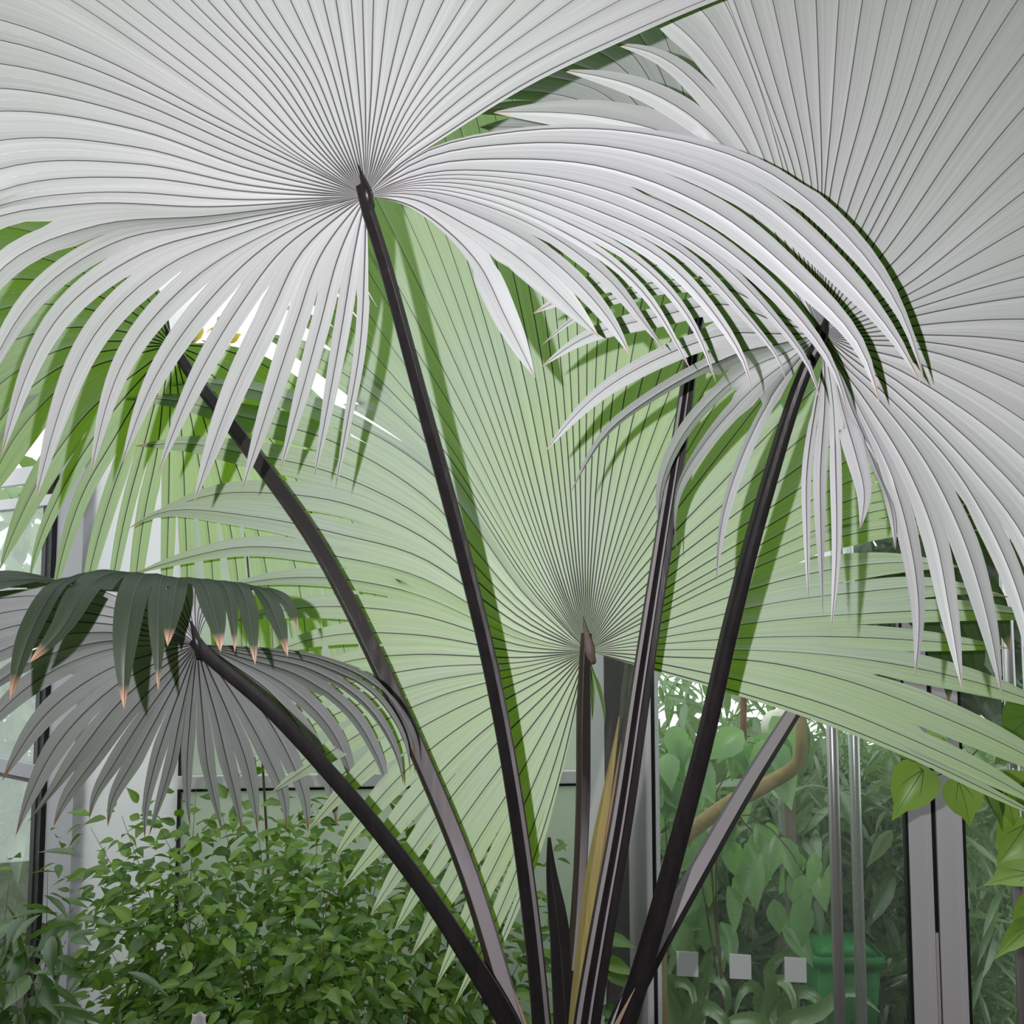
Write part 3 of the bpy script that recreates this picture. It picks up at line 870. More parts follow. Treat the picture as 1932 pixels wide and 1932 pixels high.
# --- frond 7: stalk leaning right, leaf behind the middle one
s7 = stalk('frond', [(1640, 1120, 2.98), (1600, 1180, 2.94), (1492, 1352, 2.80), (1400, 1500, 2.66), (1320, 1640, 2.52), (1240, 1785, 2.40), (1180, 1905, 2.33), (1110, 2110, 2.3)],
           [.024, .030, .036, .040, .042, .042, .042], two(-.1), pale_faces=(3,), pale_from=-.4, label='frond leaning right, pale-edged stalk, leaf behind the middle one')
H7 = (1640, 1115, 3.0)
fan(s7, H7, [
    ([(1690, 1040), (1760, 960), (1850, 920), (1950, 930)], .5, 3.1),
    ([(1700, 1060), (1790, 990), (1890, 970), (1990, 1010)], .5, 3.1),
    ([(1710, 1080), (1800, 1030), (1900, 1050), (1970, 1130)], .5, 3.1),
    ([(1715, 1100), (1800, 1080), (1870, 1130), (1905, 1230)], .5, 3.1),
    ([(1710, 1125), (1780, 1140), (1830, 1210), (1845, 1300)], .5, 3.1),
    ([(1700, 1150), (1750, 1190), (1785, 1260), (1790, 1330)], .5, 3.08),
], 'blade_low', under_to_cam=False, fold=0.1)

# --- spear, old stalks, fibres, trunk
o = stalk('spear_leaf', [(1168, 1352, 2.36), (1158, 1420, 2.36), (1135, 1560, 2.35), (1112, 1740, 2.34), (1092, 1940, 2.33), (1085, 2110, 2.32)], [.002, .018, .036, .038, .040, .042], FLAT, rot=-0.2, mat='spear', label='unopened yellow-green spear leaf')
o2 = stalk('spear_sheath', [(1172, 1400, 2.37), (1160, 1480, 2.35), (1140, 1620, 2.335), (1118, 1780, 2.325), (1098, 1940, 2.315), (1092, 2110, 2.31)], [.001, .010, .018, .020, .022, .024], ROUND, mat='spear_b', smooth=True, label='rusty brown sheath of the spear leaf')
stalk('old_stalk', [(1205, 1200, 2.60), (1192, 1290, 2.56), (1178, 1450, 2.48), (1150, 1640, 2.40), (1118, 1850, 2.36), (1095, 2110, 2.33)], [.036, .036, .034, .032, .03, .03], SQ, rot=0.3, mat='stalk_grey', label='old speckled olive-brown stalk')
stalk('cut_stalk', [(1036, 1580, 2.42), (1040, 1640, 2.42), (1056, 1760, 2.40), (1070, 1940, 2.36), (1075, 2110, 2.34)], [.006, .032, .044, .050, .05], FLAT, rot=0.2, mat='stalk', label='short dark old stalk base')
stalk('dry_fibre', [(968, 1866, 2.22), (980, 1900, 2.22), (1000, 1960, 2.24)], [.001, .006, .010], FLAT, mat='fibre', label='peeling tan fibre')
stalk('dry_fibre', [(1198, 1865, 2.18), (1180, 1900, 2.18), (1150, 1960, 2.2)], [.001, .006, .010], FLAT, mat='fibre', label='peeling tan fibre')
tp = spline([Q(1062, 2050, 2.33), Q(1066, 2180, 2.33), PALM0 + np.array([-0.02, 0.02, 0.35]), PALM0 + np.array([-0.01, 0.03, -0.04])], 24)
V, Fc = sweep(tp, np.interp(np.linspace(0, 1, 24), [0, .15, .5, 1], [.10, .17, .19, .24]), ROUND, face=(0, -1, .1))
link_mesh('trunk', V, Fc, M['trunk'], palm, PALM0)

# ------------------------------------------------------------------ the glasshouse
def ground_xy(x, d):
    p = P(x, 1132, d)
    return np.array([p[0], p[1]])


V, Fc = box_verts((-7, -4, -0.2), (9, 14, 0))
o = link_mesh('floor', V, Fc, M['soil'], smooth=False)
o['kind'] = 'structure'
o['label'] = 'dark planting soil'

# unseen dark green walls and ceiling, added to cut light from the camera side
for nm, a, b in (('blocker_back', (-3.6, -3.2, 0), (4.2, -3.0, 4.2)), ('blocker_left', (-3.7, -3.2, 0), (-3.5, 3.6, 4.2)), ('blocker_right', (4.1, -3.2, 0), (4.3, 3.0, 4.2)), ('blocker_top', (-3.7, -3.2, 4.2), (4.3, 1.4, 4.35))):
    V, Fc = box_verts(a, b)
    o = link_mesh(nm, V, Fc, M['blocker'], smooth=False)
    o['kind'] = 'structure'


def struct(o, label=None):
    o['kind'] = 'structure'
    if label:
        o['label'] = label
    return o


# left: white column, window frame, frosted glazing with a rail
cA, cB = ground_xy(103, 4.45), ground_xy(150, 4.25)
wl = bpy.data.objects.new('wall_front', None)
col.objects.link(wl)
struct(wl, 'white and frosted glass partition behind the shrub')
cd_ = ground_xy(345, 4.5) - ground_xy(152, 4.3)
slab('white_column', ground_xy(152, 4.3), cd_, np.linalg.norm(cd_), .02, 0, 3.8, M['poly'], wl)
cd_ = ground_xy(152, 4.3) - ground_xy(100, 4.62)
slab('column_side', ground_xy(100, 4.62), cd_, np.linalg.norm(cd_), .05, 0, 3.8, M['greyp'], wl)
slab('dark_joint', ground_xy(93, 4.60), (1, 0.0), .022, .05, 0, 3.7, M['gasket'], wl)
p0, p1 = ground_xy(345, 4.56), ground_xy(1135, 4.72)
dv = p1 - p0
LL = np.linalg.norm(dv)
zr1 = P(700, 1455, 4.6)[2]
zr0 = P(700, 1479, 4.6)[2]
slab('frosted_pane', p0, dv, LL, .012, 0.02, zr0 - .012, M['frost'], wl)
slab('frosted_pane', p0, dv, LL, .012, zr1, 2.95, M['frost'], wl)
slab('rail', p0 - np.array([0, .03]), dv, LL, .06, zr0, zr1, M['white'], wl, bev=.004)
slab('gasket', p0 - np.array([0, .008]), dv, LL, .02, zr0 - .014, zr0, M['gasket'], wl)
slab('jamb', p0 - np.array([0, .02]), dv, .02, .05, 0, 3.6, M['gasket'], wl)
slab('head_rail', p0 - np.array([0, .03]), dv, LL, .06, 2.95, 3.01, M['white'], wl)

# far-left window frame, slanting away
w1 = bpy.data.objects.new('window_1', None)
col.objects.link(w1)
struct(w1, 'grey framed window beside the white column')
q0, q1 = ground_xy(-160, 5.5), ground_xy(97, 4.66)
dv = q1 - q0
LL = np.linalg.norm(dv)
zz = P(60, 1452, 4.72)[2]
slab('transom', q0, dv, LL, .05, zz - .035, zz + .035, M['greyp'], w1, bev=.004)
slab('gasket', q0, dv, LL, .052, zz - .05, zz - .036, M['gasket'], w1)
slab('pane', q0 + np.array([0, .02]), dv, LL, .008, .05, zz - .05, M['glass'], w1)
slab('pane', q0 + np.array([0, .02]), dv, LL, .008, zz + .035, 2.8, M['glass'], w1)
slab('mullion', ground_xy(75, 4.74), dv, .035, .05, 0, 3.6, M['gasket'], w1)
zz = P(60, 890, 4.75)[2]
slab('head_rail', q0, dv, LL, .05, zz - .04, zz + .04, M['white'], w1)
slab('head_rail', q0 + np.array([0, -.02]), dv, LL, .05, zz - .16, zz - .11, M['white'], w1)

# grey column between the partition and the glass front
tr = bpy.data.objects.new('trim_1', None)
col.objects.link(tr)
struct(tr, 'grey metal corner column with rounded aluminium profile')
a0, a1 = ground_xy(1138, 4.45), ground_xy(1182, 4.4)
slab('dark_panel', a0, a1 - a0, np.linalg.norm(a1 - a0), .05, 0, 4.0, M['alu_dark'], tr)
a0, a1 = ground_xy(1092, 4.6), ground_xy(1138, 4.5)
slab('pale_panel', a0, a1 - a0, np.linalg.norm(a1 - a0), .05, 0, 4.0, M['white'], tr)
a2 = ground_xy(1200, 4.36)
tube('round_profile', [(a2[0], a2[1], 0), (a2[0], a2[1], 1.7), (a2[0], a2[1], 4.0)], .085, M['alu'], tr, n=3)
a3, a4 = ground_xy(1212, 4.33), ground_xy(1225, 4.3)
slab('flat_profile', a3, a4 - a3, np.linalg.norm(a4 - a3), .05, 0, 4.0, M['alu'], tr)
slab('gasket', a4, (1, -.3), .014, .05, 0, 4.0, M['gasket'], tr)

# glass front on the right: depth falls towards the right
def wd(x):
    return 1.0 / (1 / 4.05 + (x - 1230) * 0.00002)


def gp(x, off=0.0):
    return ground_xy(x, wd(x) + off)


gl1 = bpy.data.objects.new('door_1', None)
col.objects.link(gl1)
struct(gl1, 'glass door leaf with three pale square stickers and long steel handle')
dv = gp(1700) - gp(1232)
LL = np.linalg.norm(dv)
dn = dv / LL
slab('pane', gp(1234), dv, LL - .01, .01, .02, 4.0, M['glass'], gl1)
gl2 = bpy.data.objects.new('door_2', None)
col.objects.link(gl2)
struct(gl2, 'glass door leaf at the right edge with long steel handle')
slab('pane', gp(1800), dv, .75, .01, .02, 4.0, M['glass'], gl2)
for x0, x1, parent in ((1697, 1742, gl1), (1752, 1799, gl2)):
    s0 = gp(x0, -.03)
    w = np.linalg.norm(gp(x1) - gp(x0))
    slab('stile', s0, dv, w, .05, 0, 4.0, M['alu'], parent, bev=.003)
    slab('bead', s0 + dn * (w * .78) - np.array([0, .004]), dv, w * .2, .01, 0, 4.0, M['alu'], parent)
    slab('gasket', (s0 - dn * .006) if x0 < 1740 else (s0 + dn * w), dv, .011, .05, 0, 4.0, M['gasket'], parent)
slab('meeting_gasket', gp(1741, -.012), dv, np.linalg.norm(gp(1753) - gp(1741)), .03, 0, 4.0, M['gasket'], gl2)
slab('gap_cover', gp(1743, -.02), dv, .010, .012, 0, P(1745, 1740, wd(1745))[2], M['alu'], gl1)


def handle(x, off, w, parent, nm='handle_bar'):
    b = gp(x, off)
    V_ = [(b[0], b[1], .05), (b[0], b[1], 1.6), (b[0], b[1], 2.95)]
    h = tube(nm, V_, w, M['steel'], parent, n=3, prof=[(0.5 * math.cos(a), 0.5 * math.sin(a)) for a in np.linspace(0, 2 * math.pi, 24, endpoint=False)])
    for z in (.35, 2.8):
        g = gp(x, 0.0)
        tube('handle_bracket', [(b[0], b[1], z), ((b[0] + g[0]) / 2, (b[1] + g[1]) / 2, z), (g[0], g[1], z)], w * .45, M['steel'], parent, n=3)
    return h


handle(1563, -.09, .042, gl1)
handle(1603, .09, .042, gl1)
handle(1898, -.09, .042, gl2)
handle(1934, .09, .042, gl2)
# square stickers on the pane
for sx, sy in ((1297, 1819), (1397, 1824), (1501, 1830)):
    ky, kx = FW[1] + UP[1] * (CX - sy) / F, (sx - CX) / F
    w0 = gp(1234)
    d = (w0[1] - dn[1] / dn[0] * w0[0]) / (ky - dn[1] / dn[0] * kx) - .004
    c = P(sx, sy, d)
    hw = .5 * 40.0 * d / F
    hh = hw * 1.12
    V = [c + np.array([dn[0], dn[1], 0]) * a * hw + np.array([0, 0, b * hh]) for a, b in ((-1, -1), (1, -1), (1, 1), (-1, 1))]
    V += [v + np.array([0, .002, 0]) for v in V]
    link_mesh('square_sticker', V, [(0, 1, 2, 3), (7, 6, 5, 4), (0, 4, 5, 1), (1, 5, 6, 2), (2, 6, 7, 3), (3, 7, 4, 0)], M['sticker'], gl1, smooth=False)


# ------------------------------------------------------------------ leaves for the other plants
def leaf_shape(kind):
    """leaf along +Y from its stem at the origin, length 1, face up +Z"""
    if kind == 'ovate':
        pr = [(0, .02), (.10, .16), (.28, .27), (.5, .25), (.75, .13), (.92, .04), (1, .002)]
    elif kind == 'lance':
        pr = [(0, .01), (.12, .09), (.35, .15), (.6, .13), (.85, .05), (1, .002)]
    elif kind == 'heart':
        pr = [(-.06, .20), (.06, .36), (.25, .42), (.45, .36), (.62, .26), (.74, .13), (.88, .06), (1, .002)]
    elif kind == 'blade':
        pr = [(0, .012), (.2, .03), (.5, .035), (.8, .02), (1, .001)]
    V, Fc = [], []
    for y, w in pr:
        z = -.22 * max(0, y) ** 2
        V += [(-w, y, z + w * .30), (-w * .5, y, z + w * .13), (0, y, z), (w * .5, y, z + w * .13), (w, y, z + w * .30)]
    for i in range(len(pr) - 1):
        for j in range(4):
            a = i * 5 + j
            Fc.append((a, a + 1, a + 6, a + 5))
    return np.array(V, float), Fc


SHAPES = {k: leaf_shape(k) for k in ('ovate', 'lance', 'heart', 'blade')}


def frame(d, up):
    d = norm(np.asarray(d, float))
    x = norm(np.cross(d, up))
    z = np.cross(x, d)
    return np.stack([x, d, z], 1)


def place(shape, pos, d, up, L, wid=1.0):
    V, Fc = SHAPES[shape]
    R = frame(d, up)
    return (V * np.array([L * wid, L, L])) @ R.T + pos, Fc


def leaf_obj(me, pos, d, up, L, wid, parent, origin, name='leaf'):
    o = bpy.data.objects.new(name, me)
    col.objects.link(o)
    R = frame(d, up)
    m4 = Matrix(((*R[0], 0), (*R[1], 0), (*R[2], 0), (0, 0, 0, 1)))
    o.matrix_local = Matrix.Translation(Vector(np.asarray(pos) - np.asarray(origin))) @ m4 @ Matrix.Diagonal((L * wid, L, L, 1))
    o.parent = parent
    return o


def shape_mesh(kind, mat, name='leaf'):
    V, Fc = SHAPES[kind]
    me = bpy.data.meshes.new(name)
    me.from_pydata(V.tolist(), [], Fc)
    me.materials.append(mat)
    me.polygons.foreach_set('use_smooth', [True] * len(me.polygons))
    return me


def rand_dir(out, droop):
    d = norm(np.array([rng.normal(out[0], .6), rng.normal(out[1], .6), rng.normal(out[2] * .5, .28)]))
    d[2] -= droop
    return norm(d)


def rand_up():
    return norm(np.array([rng.normal(0, .5), rng.normal(-.35, .5), 1.0]))


def shrub(name, label, base, branches, kind, mat, L, n_obj, n_mass, spread, wid=1.0, droop=.25):
    """branches: lists of points; leaves gather round the outer two thirds of each"""
    t = thing(name, base, label, 'shrub')
    paths = []
    for k, br in enumerate(branches):
        pth = spline(br, 20)
        paths.append(pth)
        tube('branch', br, [.009, .005, .0015], M['twig'], t, base, n=12, prof=ROUND[::2])
    cand = []
    for i in range(n_obj + n_mass):
        pth = paths[rng.integers(len(paths))]
        u = rng.uniform(.22, 1.0) ** .8
        p = pth[int(u * 19)]
        q = p + rng.normal(0, 1, 3) * spread * np.array([1, .8, .8])
        out = norm(q - p + 1e-6)
        cand.append((q, rand_dir(out + np.array([0, -.35, 0]), droop), rand_up(), L * rng.uniform(.65, 1.25)))
    cand.sort(key=lambda c: np.dot(c[0] - CAM, FW) - c[3] * 2)
    me = shape_mesh(kind, mat)
    for q, d, u, l in cand[:n_obj]:
        leaf_obj(me, q, d, u, l, wid * rng.uniform(.85, 1.15), t, base)
    VV, FF, nv = [], [], 0
    for q, d, u, l in cand[n_obj:]:
        V_, F_ = place(kind, q, d, u, l, wid)
        VV.append(V_)
        FF += [tuple(i + nv for i in f) for f in F_]
        nv += len(V_)
    if VV:
        fo = link_mesh('foliage', np.concatenate(VV), FF, mat, t, base)
        fo['kind'] = 'stuff'
    return t


def br(base, x, y, d, side=0.1):
    e = P(x, y, d)
    m = (base + e) / 2 + np.array([rng.normal(0, side), rng.normal(0, side), .1])
    return [base, m, e]


# wide shrub in front of the frosted partition
b1 = np.array([P(560, 1132, 3.5)[0], P(560, 1132, 3.5)[1], 0.0])
tips = [(190, 1660, 3.7), (170, 1560, 3.7), (230, 1540, 3.6), (300, 1560, 3.5), (370, 1490, 3.6), (420, 1540, 3.4), (480, 1520, 3.6), (540, 1480, 3.7), (600, 1530, 3.5), (680, 1500, 3.7), (740, 1560, 3.6),
        (800, 1540, 3.7), (860, 1580, 3.6), (900, 1600, 3.7), (950, 1640, 3.6), (1000, 1560, 3.8), (250, 1700, 3.4), (330, 1650, 3.3), (420, 1680, 3.2), (520, 1640, 3.2), (620, 1660, 3.2), (720, 1660, 3.3),
        (820, 1700, 3.3), (920, 1740, 3.4), (200, 1780, 3.5), (170, 1850, 3.5), (260, 1880, 3.3), (350, 1780, 3.1), (470, 1780, 3.0), (580, 1790, 3.1), (690, 1780, 3.1), (1010, 1760, 3.7), (400, 1880, 3.1), (330, 1600, 3.7), (640, 1590, 3.6)]
bases = []
for (x, y, d) in tips:
    e = P(x, y, d)
    r = b1 + np.array([(e[0] - b1[0]) * .35, (e[1] - b1[1]) * .3 + .1, 0])
    bases.append(br(r, x, y, d, .05))
shrub('leafy_shrub', 'wide bushy green shrub below the silver palm leaves at left', b1, bases, 'ovate', M['shrub'], .066, 290, 5600, .115, wid=.95, droop=.12)

# darker plant in the lower left corner
b2 = np.array([P(20, 1132, 3.2)[0], P(20, 1132, 3.2)[1], 0.0])
tips = [(20, 1640, 3.3), (90, 1640, 3.2), (-40, 1660, 3.2), (60, 1720, 3.0), (120, 1760, 3.1), (10, 1760, 2.9), (-40, 1800, 3.0), (90, 1830, 2.9), (30, 1860, 2.8), (130, 1870, 3.0), (60, 1920, 2.8)]
shrub('corner_shrub', 'dark long-leaved plant in the lower left corner', b2, [br(b2 + np.array([(P(x, y, d)[0] - b2[0]) * .3, 0, 0]), x, y, d, .04) for x, y, d in tips], 'lance', M['shrub_dark'], .15, 110, 330, .08, droop=.45)

# sprig by the grey column
b3 = np.array([P(1120, 1132, 3.2)[0], P(1120, 1132, 3.2)[1], 0.0])
sp = thing('young_sprig', b3, 'small leafy sprig at the foot of the grey column', 'plant')
tube('stem', [b3, P(1140, 1960, 3.1), P(1150, 1790, 3.1), P(1140, 1745, 3.1)], [.008, .005, .002], M['twig'], sp, b3)
mev = shape_mesh('ovate', M['shrub'])
for x, y, dx, dy, l in ((1140, 1772, 1, .02, .10), (1130, 1790, .8, -.4, .08), (1135, 1815, 1, .15, .11), (1140, 1835, 1, .3, .10), (1130, 1905, 1, .1, .10), (1140, 1925, 1, .5, .10), (1120, 1850, -1, .3, .08)):
    leaf_obj(mev, P(x, y, 3.1), (dx, -.3, -dy), (0, -.6, 1), l, 1.0, sp, b3)

# climbing vine on the right
b4 = np.array([P(1990, 1132, 2.75)[0], P(1990, 1132, 2.75)[1], 0.0])
vine = thing('climbing_vine', b4, 'vine with large heart-shaped leaves at the right edge', 'vine')
tube('stem', [b4, P(1985, 1900, 2.75), P(1950, 1650, 2.72), P(1960, 1480, 2.72), P(1935, 1370, 2.72), P(1960, 1250, 2.72)], [.010, .008, .006, .005], M['twig'], vine, b4, n=30)
tube('stem', [P(1950, 1350, 2.72), P(1870, 1392, 2.71), P(1800, 1452, 2.70), P(1755, 1462, 2.70), P(1735, 1448, 2.7)], [.006, .005, .004], M['vein'], vine, b4, n=20)
tube('tendril', [P(1790, 1394, 2.72), P(1830, 1390, 2.72), P(1850, 1402, 2.71)], .0025, M['vein'], vine, b4, n=10)
tube('tendril', [P(1810, 1440, 2.70), P(1835, 1465, 2.70), P(1860, 1490, 2.70)], .003, M['vein'], vine, b4, n=10)
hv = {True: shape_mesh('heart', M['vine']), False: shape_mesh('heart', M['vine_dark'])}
# (stem end x, y), (tip x, y), width factor, how much the face turns to the camera, pale?
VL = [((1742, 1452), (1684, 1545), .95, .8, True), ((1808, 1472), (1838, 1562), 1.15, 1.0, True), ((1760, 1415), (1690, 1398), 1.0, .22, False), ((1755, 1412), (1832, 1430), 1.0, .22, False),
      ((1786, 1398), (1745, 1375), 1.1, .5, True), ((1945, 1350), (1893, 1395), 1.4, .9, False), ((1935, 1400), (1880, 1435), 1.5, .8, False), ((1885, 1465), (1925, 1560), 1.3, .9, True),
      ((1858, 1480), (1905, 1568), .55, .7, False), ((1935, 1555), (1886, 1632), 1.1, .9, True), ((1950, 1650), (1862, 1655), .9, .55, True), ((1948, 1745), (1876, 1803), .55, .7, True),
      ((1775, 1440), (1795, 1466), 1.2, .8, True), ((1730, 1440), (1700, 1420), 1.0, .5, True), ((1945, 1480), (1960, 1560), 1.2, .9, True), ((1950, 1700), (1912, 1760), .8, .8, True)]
for k, ((x0, y0), (x1, y1), w, fc, pale) in enumerate(VL):
    d0 = 2.70 - .01 * (k % 3)
    a, b = P(x0, y0, d0), P(x1, y1, d0 - .03)
    dd = b - a
    lf = leaf_obj(hv[pale], a, dd, (0, -fc, math.sqrt(max(0, 1 - fc * fc)) + .05), np.linalg.norm(dd), w, vine, b4, 'heart_leaf')
    for s in (-.5, 0, .5):
        pts = [(0, 0.0, .004), (s * .30, .35, .016 + abs(s) * .03 - .02), (s * .42, .62 if s else .9, -.05 if s else -.165)]
        V, Fc = sweep(spline(pts, 6), np.linspace(.016, .005, 6), ROUND[::3], face=(0, 0, 1), caps=False)
        link_mesh('vein', V, Fc, M['vein'], lf)

# ------------------------------------------------------------------ behind the glass
# tan branch
tb = P(1246, 1132, 4.75)
brn = tag(tube('curved_branch', [(tb[0], tb[1], 0), P(1243, 1760, 4.75), P(1252, 1660, 4.75), P(1285, 1590, 4.7), P(1370, 1520, 4.65), P(1455, 1475, 4.65), P(1505, 1440, 4.65), P(1512, 1385, 4.65), P(1505, 1300, 4.75)],
               [.085, .08, .075, .07, .07, .075, .06, .04], M['bark'], n=50), 'thick tan branch bending to the right behind the glass', 'branch')


def drooper(name, label, stems, mat, kind, L, n, wid, d0, cat='plant', spread=.08, droop=1.2):
    root = P(stems[0][0][0], 1132, d0)
    base = np.array([root[0], root[1], 0.0])
    t = thing(name, base, label, cat)
    me = shape_mesh(kind, mat)
    for st in stems:
        pts = [P(x, y, d0 + dz) for x, y, dz in st]
        tube('stem', [base] + pts, [.014, .008, .004], M['twig'], t, base, n=16, prof=ROUND[::2])
        pth = spline(pts, 24)
        for i in range(n):
            p = pth[int(rng.uniform(.05, 1) * 23)] + rng.normal(0, spread, 3) * np.array([1, .5, .6])
            d = norm(np.array([rng.normal(0, .5), rng.normal(-.15, .3), -droop * rng.uniform(.5, 1)]))
            leaf_obj(me, p, d, norm(np.array([rng.normal(0, .4), -1, rng.uniform(.1, .6)])), L * rng.uniform(.7, 1.25), wid, t, base)
    return t


drooper('broad_leaved_climber', 'light green broad drooping leaves above the bent branch behind glass',
        [[(1245, 1480, 0), (1280, 1420, 0), (1380, 1400, -.05), (1450, 1405, 0)], [(1250, 1500, 0), (1240, 1450, 0), (1290, 1385, 0)], [(1400, 1420, 0), (1450, 1395, 0), (1490, 1420, 0)]],
        M['broad'], 'ovate', .20, 15, 1.15, 4.95)
drooper('drooping_leaf_plant', 'grey-green drooping leaves above the white squares behind glass',
        [[(1370, 1520, 0), (1420, 1570, 0), (1480, 1720, -.1)], [(1330, 1540, 0), (1340, 1640, 0), (1350, 1730, -.1)], [(1390, 1530, 0), (1450, 1560, 0), (1540, 1690, 0)], [(1300, 1600, 0), (1290, 1700, 0), (1310, 1770, 0)]],
        M['broad'], 'ovate', .22, 12, .95, 4.85, droop=1.6)


def strap_plant(name, label, base, arcs, w, mat):
    t = thing(name, base, label, 'plant')
    for pts in arcs:
        path = spline([base + np.array([rng.normal(0, .03), rng.normal(0, .03), 0])] + [P(*p) for p in pts], 22)
        T = norm(np.gradient(path, axis=0))
        Wd = norm(np.cross(T, np.array([.25, -1, .35])))
        N = norm(np.cross(Wd, T))
        u = np.linspace(0, 1, 22)
        ww = (w * np.clip(np.sin(np.pi * np.clip(u, .03, 1) ** .8), .03, 1) ** .8)[:, None]
        rows = [path - Wd * ww + N * ww * .35, path - Wd * ww * .5 + N * ww * .12, path, path + Wd * ww * .5 + N * ww * .12, path + Wd * ww + N * ww * .35]
        V = np.stack(rows, 1).reshape(-1, 3)
        Fc = [(i * 5 + j, i * 5 + j + 1, i * 5 + j + 6, i * 5 + j + 5) for i in range(21) for j in range(4)]
        link_mesh('strap_leaf', V, Fc, mat, t, base)
    return t


bs = P(1290, 1132, 4.8)
strap_plant('strap_leaved_plant', 'arching strap leaves under the left white square behind glass', np.array([bs[0], bs[1], 0]), [
    [(1270, 1860, 4.8), (1260, 1850, 4.75), (1300, 1860, 4.7), (1310, 1920, 4.65)], [(1310, 1880, 4.8), (1340, 1840, 4.75), (1365, 1860, 4.7), (1370, 1930, 4.7)],
    [(1260, 1870, 4.8), (1240, 1790, 4.85), (1290, 1755, 4.8), (1335, 1750, 4.75)], [(1320, 1870, 4.85), (1340, 1800, 4.85), (1358, 1785, 4.8), (1352, 1840, 4.75)], [(1260, 1890, 4.7), (1235, 1850, 4.7), (1220, 1880, 4.65), (1215, 1940, 4.6)],
    [(1300, 1930, 4.6), (1330, 1900, 4.55), (1360, 1920, 4.5), (1380, 1990, 4.5)]], .045, M['strap'])
bs = P(1450, 1132, 4.8)
strap_plant('strap_leaved_plant', 'arching strap leaves under the right white square behind glass', np.array([bs[0], bs[1], 0]), [
    [(1450, 1880, 4.8), (1465, 1845, 4.75), (1490, 1870, 4.7), (1500, 1930, 4.65)], [(1430, 1890, 4.8), (1420, 1860, 4.75), (1400, 1870, 4.7), (1385, 1920, 4.65)], [(1470, 1900, 4.8), (1510, 1870, 4.75), (1545, 1890, 4.7), (1560, 1950, 4.7)],
    [(1460, 1890, 4.85), (1450, 1830, 4.85), (1480, 1800, 4.85), (1525, 1790, 4.8)], [(1480, 1930, 4.6), (1540, 1910, 4.6), (1600, 1870, 4.65), (1660, 1910, 4.6)], [(1430, 1930, 4.6), (1400, 1925, 4.55), (1370, 1935, 4.5), (1350, 1990, 4.5)]], .042, M['strap'])

# green bin: tapered square tub with a thick rim
bc = P(1608, 1830, 5.0)
bt = bc[2] + .05
binT = thing('green_bin', (bc[0], bc[1] + .2, 0), 'green plastic bin behind the steel door handle', 'bin')


def frustum(z0, z1, r0, r1, k=6):
    pr = []
    for r, z in ((r0, z0), (r1, z1)):
        ring = []
        for cx, cy in ((1, -1), (1, 1), (-1, 1), (-1, -1)):
            a0 = math.atan2(cy, cx) - math.pi / 4
            for j in range(k):
                a = a0 + j / (k - 1) * math.pi / 2
                ring.append((cx * r * .8 + math.cos(a) * r * .2, cy * r * .8 + math.sin(a) * r * .2, z))
        pr.append(ring)
    n = len(pr[0])
    V = pr[0] + pr[1]
    Fc = [(i, (i + 1) % n, n + (i + 1) % n, n + i) for i in range(n)] + [tuple(range(n - 1, -1, -1)), tuple(range(n, 2 * n))]
    return V, Fc


V, Fc = frustum(0, bt - .05, .13, .165)
link_mesh('tub', V, Fc, M['bin'], binT)
V, Fc = frustum(bt - .05, bt, .185, .185)
link_mesh('rim', V, Fc, M['bin'], binT)
V, Fc = frustum(bt, bt + .035, .17, .10)
link_mesh('lid', V, Fc, M['bin'], binT)

pb = P(1480, 1132, 5.05)
tag(tube('wooden_post', [(pb[0], pb[1], 0), (pb[0], pb[1], .6), (pb[0], pb[1], P(1480, 1490, 5.05)[2])], .06, M['wood'], n=4), 'short weathered wooden post behind the glass', 'post')
gb = P(1470, 1372, 5.5)
lamp = thing('globe_lamp', (gb[0], gb[1], 0), 'round cream globe lamp on a thin post behind the glass', 'lamp')
rr = .10
pth = [gb + np.array([0, 0, rr * c]) for c in np.linspace(-1, 1, 16)]
V, Fc = sweep(np.array(pth), [max(.004, 2 * math.sqrt(max(0, rr * rr - (rr * c) ** 2))) for c in np.linspace(-1, 1, 16)], ROUND)
link_mesh('globe', V, Fc, M['globe'], lamp, (gb[0], gb[1], 0))
tube('lamp_post', [(gb[0], gb[1], 0), (gb[0], gb[1], .7), (gb[0], gb[1], gb[2] - rr)], .03, M['greyp'], lamp, (gb[0], gb[1], 0), n=4)
rb = P(1402, 1132, 5.95)
tag(tube('red_stem', [(rb[0], rb[1], 0), P(1400, 1500, 5.95), P(1402, 1400, 5.95), P(1403, 1300, 5.95), P(1400, 1180, 5.95)], [.05, .045, .04, .03], M['red'], n=14), 'rusty red plant stem rising behind the glass', 'stem')

# pale truss (two rails and struts) far behind
ta = P(1440, 1132, 7.2)
truss = thing('white_truss', (ta[0], ta[1], 0), 'pale lattice railing far behind the glass', 'railing')
o0 = (ta[0], ta[1], 0)
tube('rail', [P(1400, 1541, 7.2), P(1660, 1541, 7.2), P(2050, 1541, 7.2)], .022, M['white'], truss, o0, n=3)
tube('rail', [P(1400, 1608, 7.2), P(1660, 1608, 7.2), P(2050, 1608, 7.2)], .026, M['white'], truss, o0, n=3)
for x in (1460, 1560, 1660, 1760, 1870, 1980):
    tube('strut', [P(x - 50, 1608, 7.2), P(x - 25, 1575, 7.2), P(x, 1541, 7.2)], .014, M['white'], truss, o0, n=3)
    z = P(x, 1541, 7.2)
    tube('upright', [(z[0], z[1], 0), (z[0], z[1], .4), z], .02, M['white'], truss, o0, n=3)


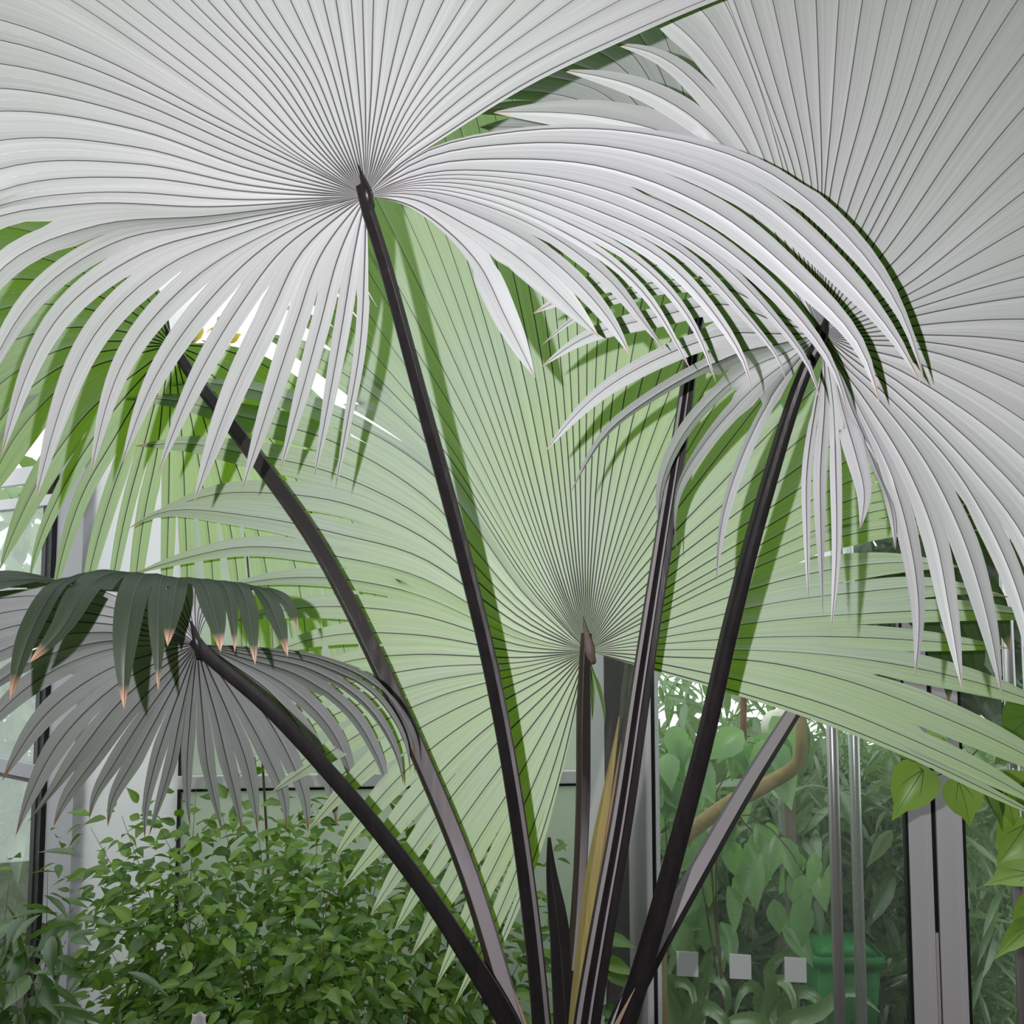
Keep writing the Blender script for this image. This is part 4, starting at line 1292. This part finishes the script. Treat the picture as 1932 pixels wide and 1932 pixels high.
def mass(name, label, cat_n, centre_fn, n, kind, mat, L, wid, droop, n_stem=0, stem_pts=None):
    VV, FF, nv = [], [], 0
    for i in range(n):
        p = centre_fn()
        while p[2] < .12:
            p = centre_fn()
        d = norm(np.array([rng.normal(0, .8), rng.normal(-.2, .5), rng.normal(0, .6) - droop]))
        V_, F_ = place(kind, p, d, rand_up(), L * rng.uniform(.6, 1.4), wid)
        VV.append(V_)
        FF += [tuple(j + nv for j in f) for f in F_]
        nv += len(V_)
    o = link_mesh(name, np.concatenate(VV), FF, mat)
    o['kind'] = 'stuff'
    o['label'] = label
    o['category'] = cat_n
    return o


def vol(x0, x1, y0, y1, d0, d1):
    def f():
        return P(rng.uniform(x0, x1), y0 + (y1 - y0) * rng.uniform(0, 1) ** .75, rng.uniform(d0, d1))
    return f


def bed(x0, x1, d0, d1, h):
    def f():
        d = rng.uniform(d0, d1)
        p = P(rng.uniform(x0, x1), 1132, d)
        p[2] = .13 + h * rng.uniform(0, 1) ** 1.3
        return p
    return f


mass('undergrowth', 'low dark green undergrowth on the ground behind the glass', 'foliage', bed(1235, 2050, 5.5, 6.4, 1.15), 2600, 'lance', M['far'], .24, .9, .3)
mass('background_foliage', 'dense fine green foliage far behind the glass', 'foliage', vol(1180, 2080, 1370, 2010, 6.2, 8.0), 4600, 'lance', M['far'], .26, .8, .4)
mass('feathery_foliage', 'feathery narrow leaves hanging behind the glass', 'foliage', vol(1520, 1720, 1380, 1860, 5.8, 6.6), 1100, 'blade', M['far'], .22, 1.6, .5)
mass('feathery_foliage', 'dusty green foliage seen through the right door leaf', 'foliage', vol(1790, 1960, 1440, 1990, 4.6, 5.4), 900, 'blade', M['far'], .22, 1.8, .5)
mass('hanging_foliage', 'dark narrow leaves against the bright sky behind the glass', 'foliage', vol(1200, 1620, 1230, 1420, 6.0, 7.0), 420, 'lance', M['far'], .20, .7, .5)
mass('outside_foliage', 'blurred greenery outside the left window', 'foliage', vol(-260, 110, 900, 2000, 6.0, 7.5), 1300, 'lance', M['far'], .3, .9, .4)
mass('hedge', 'green hedge behind the frosted partition', 'hedge', bed(250, 1215, 5.6, 6.4, 1.5), 1500, 'ovate', M['far'], .26, 1.0, .4)

mass('canopy_foliage', 'dark green foliage beyond the glass doors near the right edge', 'foliage', vol(1600, 2080, 900, 1290, 4.7, 5.8), 1500, 'lance', M['shrub_dark'], .30, .9, .5)

# plant tag in the shrub
tg = P(372, 1925, 2.95)
tagT = thing('plant_tag', (tg[0], tg[1], 0), 'crumpled white plant tag at the bottom of the shrub', 'tag')
tgo = (tg[0], tg[1], 0)
nx, nz = 7, 9
V = []
for k in range(2):
    for j in range(nz):
        for i in range(nx):
            u, v = i / (nx - 1) - .5, j / (nz - 1)
            ed = (.004 * math.sin(9 * v) if i == 0 else 0) + (.003 * math.cos(11 * v) if i == nx - 1 else 0)
            V.append(tg + np.array([u * .045 + v * .006 + ed, .006 * math.sin(7 * u + 3 * v) + k * .002, -.07 + v * .09 + (.006 * math.sin(5 * i) if j == nz - 1 else 0)]))
n1 = nx * nz
Fc = []
for j in range(nz - 1):
    for i in range(nx - 1):
        a = j * nx + i
        Fc.append((a, a + 1, a + nx + 1, a + nx))
        Fc.append((n1 + a + nx, n1 + a + nx + 1, n1 + a + 1, n1 + a))
bd = [i for i in range(nx)] + [j * nx + nx - 1 for j in range(1, nz)] + [(nz - 1) * nx + i for i in range(nx - 2, -1, -1)] + [j * nx for j in range(nz - 2, 0, -1)]
for a, b in zip(bd, bd[1:] + bd[:1]):
    Fc.append((a, a + n1, b + n1, b))
link_mesh('card', V, Fc, M['tagm'], tagT, tgo)
tube('stick', [(tg[0], tg[1] + .006, 0), (tg[0], tg[1] + .006, tg[2] / 2), (tg[0], tg[1] + .006, tg[2] - .02)], .006, M['white'], tagT, tgo, n=4)

# yellow flower head behind the drooping frond
yf = P(430, 640, 4.3)
flw = thing('yellow_flower_spray', (yf[0], yf[1], 0), 'yellow flower spray showing between the hanging palm fingers', 'flower')
yo = (yf[0], yf[1], 0)
tube('stem', [(yf[0] + .25, yf[1] + .1, 0), (yf[0] + .2, yf[1] + .05, 1.3), yf], [.012, .01, .005], M['twig'], flw, yo)
mey = shape_mesh('ovate', M['yellow'], 'petal')
for i in range(22):
    p = P(rng.uniform(365, 455), rng.uniform(615, 670), rng.uniform(4.25, 4.35))
    leaf_obj(mey, p, rng.normal(0, 1, 3), rand_up(), .07, 1.6, flw, yo, 'petal')
